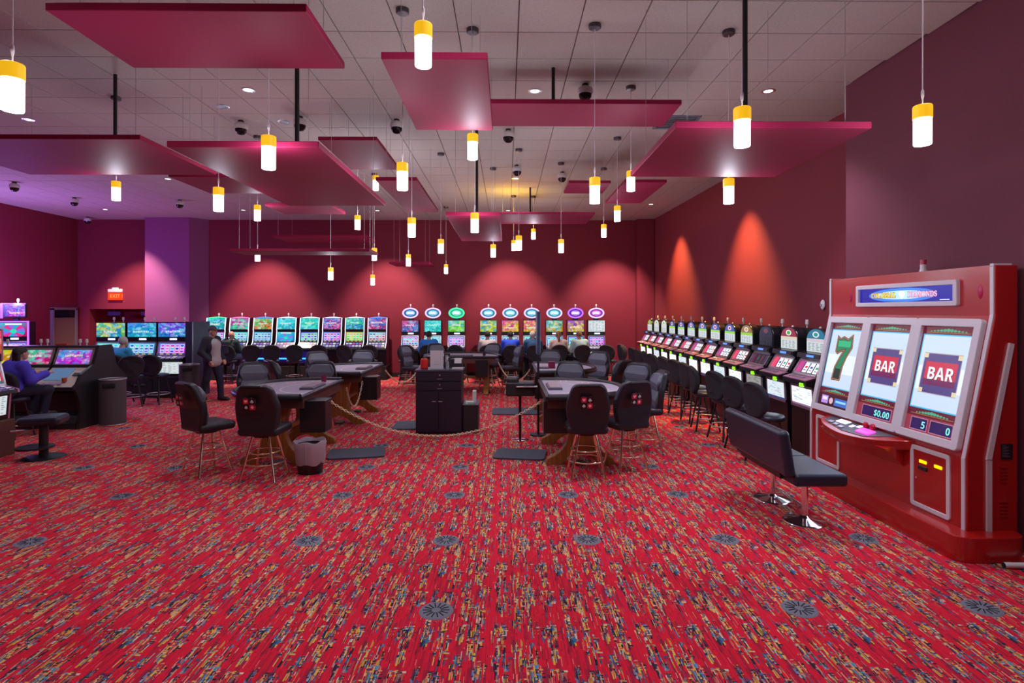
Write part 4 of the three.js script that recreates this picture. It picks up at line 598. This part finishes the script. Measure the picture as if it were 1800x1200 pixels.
// ---------- podium ----------
{
  const t = thing('pit_podium', 'dark cabinet podium with drawers and doors in the middle of the pit', 'podium', -1.13, 0, -9.75);
  const dk = std(lin(.016, .014, .032), .45);
  mesh('cabinet_body', box(.76, 1.02, .5, 0, .53, 0), dk, t); mesh('plinth', box(.7, .03, .44, 0, .015, 0), M.matBlack, t); mesh('top_board', rbox(.8, .035, .54, .008, 0, 1.055, 0), std(lin(.05, .045, .07), .3), t);
  for (const [y, h] of [[.96, .14], [.8, .13]]) { const f = mesh('drawer_front', rbox(.74, h, .02, .004, 0, y, .26), dk, t); mesh('drawer_lock', [cyl(.013, .013, .02, 0, 0, 0, 12).rotateX(Math.PI / 2).translate(.02, y + .03, .272), box(.08, .008, .008, .02, y - .035, .273)], M.silver, f); }
  for (const s of [-1, 1]) { const f = mesh('cabinet_door', rbox(.366, .66, .02, .004, s * .187, .38, .26), dk, t); mesh('door_pull', rbox(.07, .014, .02, .004, s * .05 - .02, .55, .275), M.silver, f); }
  const lw = thing('low_pit_cabinet', 'low black cabinet against the right side of the podium', 'cabinet', -.6, 0, -9.85); mesh('cabinet_body', rbox(.25, .46, .5, .006, 0, .23, 0), M.black, lw); mesh('top_board', rbox(.27, .02, .52, .006, 0, .47, 0), std(lin(.1, .09, .12), .3), lw);
  const put = (name, label, cat, x, y, z, parts) => { const o = thing(name, label, cat, x, y, z); parts.forEach(([n, g, m]) => mesh(n, g, m, o)); };
  put('stapled_papers', 'papers and green slip on the low pit cabinet', 'papers', -.6, .48, -9.78, [['paper_stack', box(.14, .04, .1, -.02, .02, .08), M.white], ['green_slip', box(.1, .03, .02, .0, .015, .14), std(lin(.3, .55, .35), .6)], ['binder', box(.06, .2, .14, .05, .1, -.06), M.offWhite]]);
  const Y = 1.0725;
  put('red_canister', 'red canister on the podium', 'canister', -1.4, Y, -9.72, [['canister_body', lathe([[0, 0], [.06, 0], [.065, .01], [.065, .14], [.05, .17], [.02, .185], [0, .187]], 20), std(lin(.7, .02, .015), .4)], ['canister_lid', cyl(.03, .03, .02, 0, .19, 0), M.black]]);
  put('white_notice_stand', 'white printed notice standing on the podium', 'notice', -1.18, Y, -9.68, [['notice_sheet', box(.22, .31, .04, 0, .155, 0), std(0xffffff, .6, { map: canvasTex(64, 96, (g, w, h) => { g.fillStyle = '#ded9de'; g.fillRect(0, 0, w, h); g.fillStyle = '#a8a2ac'; g.fillRect(18, 72, 28, 2); }) })], ['notice_back', box(.18, .02, .12, 0, .01, -.06), M.white]]);
  put('sanitizer_bottle', 'clear pump bottle on the podium beside the notice', 'bottle', -1.0, Y, -9.66, [['bottle_body', lathe([[0, 0], [.03, 0], [.03, .12], [.012, .14], [.012, .16], [0, .16]], 16), new THREE.MeshPhysicalMaterial({ color: lin(.7, .75, .8), roughness: .1, transmission: .7, thickness: .03 })], ['pump_head', [cyl(.008, .008, .04, 0, .18, 0, 8), box(.04, .012, .014, .012, .2, 0)], M.white]]);
  put('card_printer', 'black printer with a white slip on the podium', 'printer', -.85, Y, -9.78, [['printer_body', rbox(.2, .17, .22, .015, 0, .085, 0), M.black], ['paper_slip', box(.12, .09, .006, .03, .14, .112, -.3), M.white], ['front_tray', rbox(.18, .03, .12, .006, .02, .015, .16), M.offWhite]]);
  put('black_speaker_box', 'black device with a silver face standing on the podium behind the bottle', 'device', -1.03, Y, -9.92, [['device_body', rbox(.1, .25, .1, .01, 0, .125, 0), M.black], ['device_face', box(.05, .12, .004, 0, .16, .052), M.silver]]);
  const sh = thing('card_shuffler', 'black card shuffler on a pole stand left of the right front table', 'shuffler', .22, 0, -9.1);
  mesh('shuffler_body', [rbox(.46, .22, .3, .03, 0, .82, 0), rbox(.2, .12, .26, .05, -.12, .95, 0)], M.black, sh); mesh('shuffler_shelf', rbox(.34, .015, .12, .004, .1, .87, .18), M.silver, sh); mesh('stand_pole', cyl(.022, .022, .72, 0, .36, 0), M.steelPole, sh); mesh('stand_base', lathe([[0, .02], [.05, .02], [.13, .008], [.14, 0]], 24), M.chrome, sh);
  const sp = thing('table_sign_post', 'tall thin edge-on display post behind the right front table', 'sign', .53, 0, -9.42); mesh('post', cyl(.018, .018, 1.4, 0, .7, 0), M.steelPole, sp); mesh('post_base', cyl(.13, .14, .02, 0, .01, 0, 24), M.steelPole, sp); mesh('display_case', rbox(.05, .72, .46, .01, 0, 1.69, -.1), std(lin(.03, .05, .1), .4), sp); mesh('display_screen', box(.004, .62, .4, .027, 1.69, -.1), glow(null, .8, 0x6fa0e0), sp);
}
// ---------- floor mats, bins ----------
[['grey floor mat beside the bagged bin at the left front table', -2.15, 8.2, .2, .78, .55], ['grey floor mat at the dealer side of the right front table', .2, 8.12, -.15, .72, .55], ['grey floor mat at the dealer side of the right back table', .2, 11.6, 0, .95, .7], ['grey floor mat left of the podium', -1.75, 10.2, 0, .5, .7]].forEach(q => { const m = thing('floor_mat', q[0], 'mat', q[1], 0, -q[2], q[3], 'dealer floor mats'); mesh('mat_pad', extr(roundRect(q[4], q[5], .08), .012, .006, 6).rotateX(-Math.PI / 2).translate(0, .007, 0), M.mat, m); });
{
  const b = thing('bagged_bin', 'small black bin lined with a clear plastic bag near the left front table', 'bin', -2.5, 0, -7.28); mesh('bin_body', lathe([[0, .004], [.15, .004], [.18, .36], [.172, .36], [.145, .012], [0, .012]], 24), M.black, b);
  const g = lathe([[.165, .12], [.18, .2], [.192, .33], [.2, .4], [.185, .41], [.178, .3], [.15, .1]], 40), p = g.attributes.position; for (let i = 0; i < p.count; i++) { const a = Math.atan2(p.getZ(i), p.getX(i)), k = 1 + .035 * Math.sin(a * 7 + p.getY(i) * 20) + .02 * Math.sin(a * 17); p.setXYZ(i, p.getX(i) * k, p.getY(i) + .012 * Math.sin(a * 5), p.getZ(i) * k); } g.computeVertexNormals();
  mesh('plastic_bag', g, new THREE.MeshPhysicalMaterial({ color: lin(.75, .68, .76), roughness: .35, transmission: .55, thickness: 0 }), b);
  [['grey litter bin at the end of the low slant-top bank', -7.16, 10.42], ['grey litter bin half hidden behind the walking man', -7.36, 13.28]].forEach(q => { const c = thing('litter_bin', q[0], 'bin', q[1], 0, -q[2]); mesh('bin_body', lathe([[0, .01], [.2, .01], [.21, .03], [.21, .8], [.2, .82], [0, .82]], 28), std(lin(.07, .065, .075), .5), c); mesh('bin_rim', [tr(new THREE.TorusGeometry(.208, .01, 8, 32), 0, .82, 0, Math.PI / 2), tr(new THREE.TorusGeometry(.21, .008, 8, 32), 0, .012, 0, Math.PI / 2)], M.silver, c); mesh('bin_opening', rbox(.2, .1, .06, .03, .06, .72, .185, 0, .3), M.ventSlot, c); });
}
// ---------- chains closing the pit ----------
const link = new THREE.TorusGeometry(.014, .0045, 5, 9); link.scale(1.5, 1, 1);
[['gold chain sagging across the front of the podium between the front tables', [-2.38, .82, -7.75], [.46, .82, -7.7], .46], ['gold chain between the two left tables', [-2.6, .8, -9.28], [-2.55, .8, -10.1], .36], ['gold chain between the left back table and the centre back table', [-2.55, .8, -12.05], [-2.05, .82, -13.9], .36], ['gold chain between the centre back table and the right back table', [-.2, .82, -13.9], [.5, .8, -12.15], .34]].forEach(([label, a, b, sag]) => {
  const t = thing('barrier_chain', label, 'chain', a[0], a[1], a[2], 0, 'pit barrier chains'), n = Math.round(Math.hypot(b[0] - a[0], b[1] - a[1], b[2] - a[2], sag) / .031), gs = [];
  const P = u => V((b[0] - a[0]) * u, (b[1] - a[1]) * u - sag * 4 * u * (1 - u), (b[2] - a[2]) * u);
  for (let i = 0; i < n; i++) { const p = P((i + .5) / n), q = P((i + 1) / n).sub(P(i / n)).normalize(), g = link.clone(); if (i % 2) g.rotateX(Math.PI / 2); g.applyQuaternion(new THREE.Quaternion().setFromUnitVectors(V(1, 0, 0), q)); gs.push(g.translate(p.x, p.y, p.z)); }
  mesh('chain_links', gs, M.chainGold, t); for (const p of [P(0), P(1)]) mesh('chain_hook', sph(.018, p.x, p.y, p.z, 10), M.brass, t);
});

// ---------- people ----------
function marching(sdf, c, h, n) {
  const mc = new MarchingCubes(n, M.skin, false, false, 160000); mc.isolation = 0; const f = mc.field, half = n / 2;
  for (let k = 0; k < n; k++) for (let j = 0; j < n; j++) for (let i = 0; i < n; i++) f[(k * n + j) * n + i] = -sdf(c[0] + (i - half) / half * h[0], c[1] + (j - half) / half * h[1], c[2] + (k - half) / half * h[2]);
  mc.update(); const m = mc.count, pos = new Float32Array(m * 3); for (let i = 0; i < m; i++) for (let a = 0; a < 3; a++) pos[3 * i + a] = c[a] + mc.positionArray[3 * i + a] * h[a];
  let g = new THREE.BufferGeometry(); g.setAttribute('position', new THREE.BufferAttribute(pos, 3)); g = mergeVertices(g, 1e-5); g.computeVertexNormals(); return g;
}
function capsules(list, k = .03, grow = 0) {   // tapered capsules [x,y,z,r, x,y,z,r] joined smoothly
  const C = list.map(q => { const d = [q[4] - q[0], q[5] - q[1], q[6] - q[2]]; return { a: q, d, l: d[0] ** 2 + d[1] ** 2 + d[2] ** 2 || 1e-9 }; });
  return (x, y, z) => { let s = 9; for (const { a, d, l } of C) { const px = x - a[0], py = y - a[1], pz = z - a[2]; let t = (px * d[0] + py * d[1] + pz * d[2]) / l; t = t < 0 ? 0 : t > 1 ? 1 : t; const e = Math.hypot(px - d[0] * t, py - d[1] * t, pz - d[2] * t) - (a[3] + (a[7] - a[3]) * t) - grow; const u = .5 + .5 * (s - e) / k; s = u <= 0 ? s : u >= 1 ? e : s * (1 - u) + e * u - k * u * (1 - u); } return s; };
}
const handGeo = (() => { // wrist at origin, fingers along +z, palm down, thumb to +x
  const q = [[0, 0, 0, .026, 0, -.002, .05, .034], [-.018, 0, .05, .026, .018, 0, .05, .026], [-.02, -.002, .075, .02, .02, -.002, .075, .02]];
  [[.027, .078, .036, .024], [.009, .084, .041, .027], [-.009, .081, .038, .025], [-.026, .073, .03, .02]].forEach(([x, z, l1, l2]) => { q.push([x, 0, z, .0095, x * 1.08, -.008, z + l1, .009], [x * 1.08, -.008, z + l1, .009, x * 1.08, -.028, z + l1 + l2, .0075]); });
  q.push([.028, -.004, .022, .013, .052, -.012, .055, .011], [.052, -.012, .055, .011, .056, -.022, .085, .0085]);
  return marching(capsules(q, .008), [.005, -.01, .065], [.085, .06, .1], 60);
})();
const headGeo = (() => { // centre of skull at origin, face to +z
  const e = (x, y, z, cx, cy, cz, rx, ry, rz) => { const k = Math.hypot((x - cx) / rx, (y - cy) / ry, (z - cz) / rz); return (k - 1) * Math.min(rx, ry, rz); };
  const sm = (a, b, k) => { const h = Math.max(0, Math.min(1, .5 + .5 * (b - a) / k)); return b * (1 - h) + a * h - k * h * (1 - h); };
  return marching((x, y, z) => { let s = sm(e(x, y, z, 0, .02, -.01, .076, .098, .095), e(x, y, z, 0, -.055, .03, .055, .06, .06), .03); s = sm(s, e(x, y, z, 0, -.02, .098, .012, .026, .016), .012); s = sm(s, e(x, y, z, 0, -.062, .088, .024, .009, .01), .008); for (const q of [-1, 1]) { s = sm(s, e(x, y, z, q * .078, -.008, -.005, .01, .03, .018), .008); s = Math.max(s, -e(x, y, z, q * .031, .008, .094, .018, .011, .014)); s = sm(s, e(x, y, z, q * .031, .008, .08, .013, .011, .012), .004); } return s; }, [0, 0, 0], [.12, .15, .14], 56);
})();
function pose(standing) {
  const J = standing ? { hip: [.09, .92, 0], knee: [.1, .49, .04], ank: [.1, .09, -.03], pel: [0, .96, 0], chest: [0, 1.27, .0], neck: [0, 1.45, .0], head: [0, 1.59, .035], sh: [.18, 1.4, -.01], el: [.27, 1.14, -.06], wr: [.22, .95, .12] }
    : { hip: [.095, .72, .0], knee: [.15, .69, .43], ank: [.13, .33, .37], pel: [0, .76, -.02], chest: [0, 1.02, .05], neck: [0, 1.18, .075], head: [0, 1.315, .12], sh: [.18, 1.12, .05], el: [.235, .88, .12], wr: [.17, .96, .38] };
  const s = (p, m) => [p[0] * m, p[1], p[2]]; let step = [0, 0]; const legs = [], arms = [], feet = [];
  for (const m of [-1, 1]) {
    const st = standing ? m * .16 : 0, kn = s(J.knee, m), an = s(J.ank, m); kn[2] += st * .6; an[2] += st * 1.2; if (standing && m < 0) an[1] += .03;
    legs.push([...s(J.hip, m), .092, ...kn, .062], [...kn, .06, ...an, .042]); feet.push([an[0], an[1] - .03, an[2] - .03, .042, an[0] + .02 * m, an[1] - .05, an[2] + .16, .032]);
    arms.push([...s(J.sh, m), .058, ...s(J.el, m), .045], [...s(J.el, m), .043, ...s(J.wr, m), .028]);
  }
  const torso = [[-.07, J.pel[1], J.pel[2], .12, .07, J.pel[1], J.pel[2], .12], [...J.pel, .135, ...J.chest, .135], [-.08, J.chest[1], J.chest[2], .115, .08, J.chest[1], J.chest[2], .115], [-J.sh[0] * .8, J.sh[1] - .01, J.sh[2], .065, J.sh[0] * .8, J.sh[1] - .01, J.sh[2], .065]];
  const neck = [[...J.chest, .07, ...J.neck, .052], [...J.neck, .05, J.head[0], J.head[1] - .03, J.head[2] - .01, .05]];
  const H = standing ? [.42, .9, .5] : [.42, .66, .55], C = standing ? [0, .84, .0] : [0, .83, .15], mk = (l, k, g, n = 84) => marching(capsules(l, k, g), C, H, n);
  const body = [mk([...torso, ...legs, ...arms, ...feet, ...neck], .035, 0), headGeo.clone().translate(...J.head)];
  for (const m of [-1, 1]) { const g = handGeo.clone(); if (m > 0) g.scale(-1, 1, 1); const el = V(...s(J.el, m)), wr = V(...s(J.wr, m)), d = wr.clone().sub(el).normalize(); g.applyMatrix4(new THREE.Matrix4().lookAt(d, V(0, 0, 0), V(0, 1, 0))); g.translate(wr.x, wr.y, wr.z); if (m > 0 && g.index) g.index.array.reverse(); g.computeVertexNormals(); body.push(g); }
  const short = arms.map((a, i) => i % 2 ? null : a.map((v, k) => k < 4 ? v : k === 7 ? .05 : a[k - 4] + (v - a[k - 4]) * .75)).filter(Boolean);
  const long = arms.map(a => { const b = a.slice(); b[3] += .004; b[7] += .008; return b; });
  return { J, body: join(body), shirt: mk([...torso, ...short], .035, .016), jacket: mk([...torso, ...long], .04, .024), pants: mk([torso[0], ...legs.map((l, i) => i % 2 ? [...l.slice(0, 7), .05] : l)], .04, .014), shoes: mk(feet, .02, .012) };
}
const POSE = { sit: pose(false), walk: pose(true) };
const hairShort = (h) => { const g = new THREE.SphereGeometry(.1, 22, 16, 0, Math.PI * 2, 0, Math.PI * .56); g.scale(.86, 1.06, 1.05); g.rotateX(-.42); return g.translate(h[0], h[1] + .024, h[2] - .016); };
function person(label, x, y, d, turn, o) {
  const t = thing('person', label, 'person', x, y, -d, turn), p = POSE[o.pose ?? 'sit'], h = p.J.head;
  mesh('body', p.body, M.skin, t); mesh(o.jacket ? 'jacket' : 'shirt', o.jacket ? p.jacket : p.shirt, std(o.top, .85), t); mesh('trousers', p.pants, o.pants ?? M.navy, t); mesh('shoes', p.shoes, M.shoe, t);
  if (o.hat) mesh('cap', [hairShort(h).scale(1, 1, 1).translate(0, .012, 0), tr(cyl(.075, .085, .012, 0, 0, 0, 20), h[0], h[1] + .05, h[2] + .09, .15)], std(o.hat, .8), t);
  else if (o.hair) { const hg = [hairShort(h)]; if (o.ponytail) hg.push(tube([[h[0], h[1] + .03, h[2] - .1], [h[0], h[1] - .05, h[2] - .15], [h[0], h[1] - .17, h[2] - .15], [h[0] + .01, h[1] - .26, h[2] - .14]], .03, 12, 8)); if (o.longHair) hg.push(rbox(.16, .2, .06, .03, h[0], h[1] - .06, h[2] - .07)); mesh('hair', hg, o.hair, t); }
  if (o.hood) mesh('hood', tr(new THREE.TorusGeometry(.085, .04, 10, 20), h[0], h[1] - .12, h[2] - .03, Math.PI / 2 - .3), std(o.top, .85), t);
  if (o.vest) mesh('vest', marching(capsules([[-.055, .9, .06, .1, .055, .9, .06, .1], [0, .95, .07, .115, 0, 1.3, .055, .11], [-.05, 1.28, .06, .085, .05, 1.28, .06, .085]], .06, .022), [0, 1.12, .06], [.32, .46, .32], 48), std(o.vest, .85), t);
  if (o.pack) { mesh('backpack', rbox(.3, .4, .16, .06, 0, .98, -.2, .1, 0, 0, 4), std(o.pack, .8), t); mesh('backpack_strap', [-.1, .1].map(q => tube([[q, 1.15, -.16], [q, 1.25, .04], [q, 1.1, .21], [q, .9, .2]], .018, 14, 6)), std(o.pack, .8), t); }
  return t;
}
const SIT = .045;
person('person in a purple and blue jacket with dark hair, seated at the low slant-top bank', -8.0, SIT, 9.3, Math.PI - .35, { top: lin(.07, .05, .55), jacket: true, hair: M.darkHair, longHair: true });
person('grey-haired person in a light blue short-sleeved shirt playing at the wide uprights', -8.65, SIT, 12.8, Math.PI - .15, { top: lin(.03, .33, .62), hair: M.greyHair });
person('bald person in a dark jacket with a dark backpack, seated at a curved-top machine', -7.9, SIT, 16.3, Math.PI - .1, { top: lin(.02, .04, .05), jacket: true, pants: M.jeans, pack: lin(.015, .03, .03) });
person('walking person in a dark coat, pale vest and flat cap between the banks', -6.75, 0, 13.1, 1.35, { pose: 'walk', top: lin(.02, .02, .035), jacket: true, hat: lin(.06, .055, .07), vest: lin(.4, .38, .38) });
person('dark-haired person in a bright blue shirt at an oval-topped machine behind the podium', -2.21, SIT, 16.25, Math.PI + .1, { top: lin(.03, .2, .65), jacket: true, hair: M.darkHair });
person('dark-haired person in a pale grey shirt at an oval-topped machine', -.54, SIT, 16.25, Math.PI, { top: lin(.42, .38, .42), hair: M.darkHair });
person('person in a royal blue jacket at an oval-topped machine', .12, SIT, 16.25, Math.PI, { top: lin(.01, .06, .62), jacket: true, hair: M.darkHair });
person('grey-haired person in a dark teal hooded top at an oval-topped machine', .77, SIT, 16.25, Math.PI + .1, { top: lin(.01, .07, .19), jacket: true, hair: M.greyHair, hood: true });
person('person with a brown ponytail and cream top at an oval-topped machine', 1.5, SIT, 16.25, Math.PI, { top: lin(.55, .42, .4), hair: M.brownHair, ponytail: true });
person('person in a pale mint top at the violet oval-topped machine', 2.12, SIT, 16.25, Math.PI + .25, { top: lin(.4, .58, .58), jacket: true, hair: M.brownHair });

renderer.render(scene, camera);
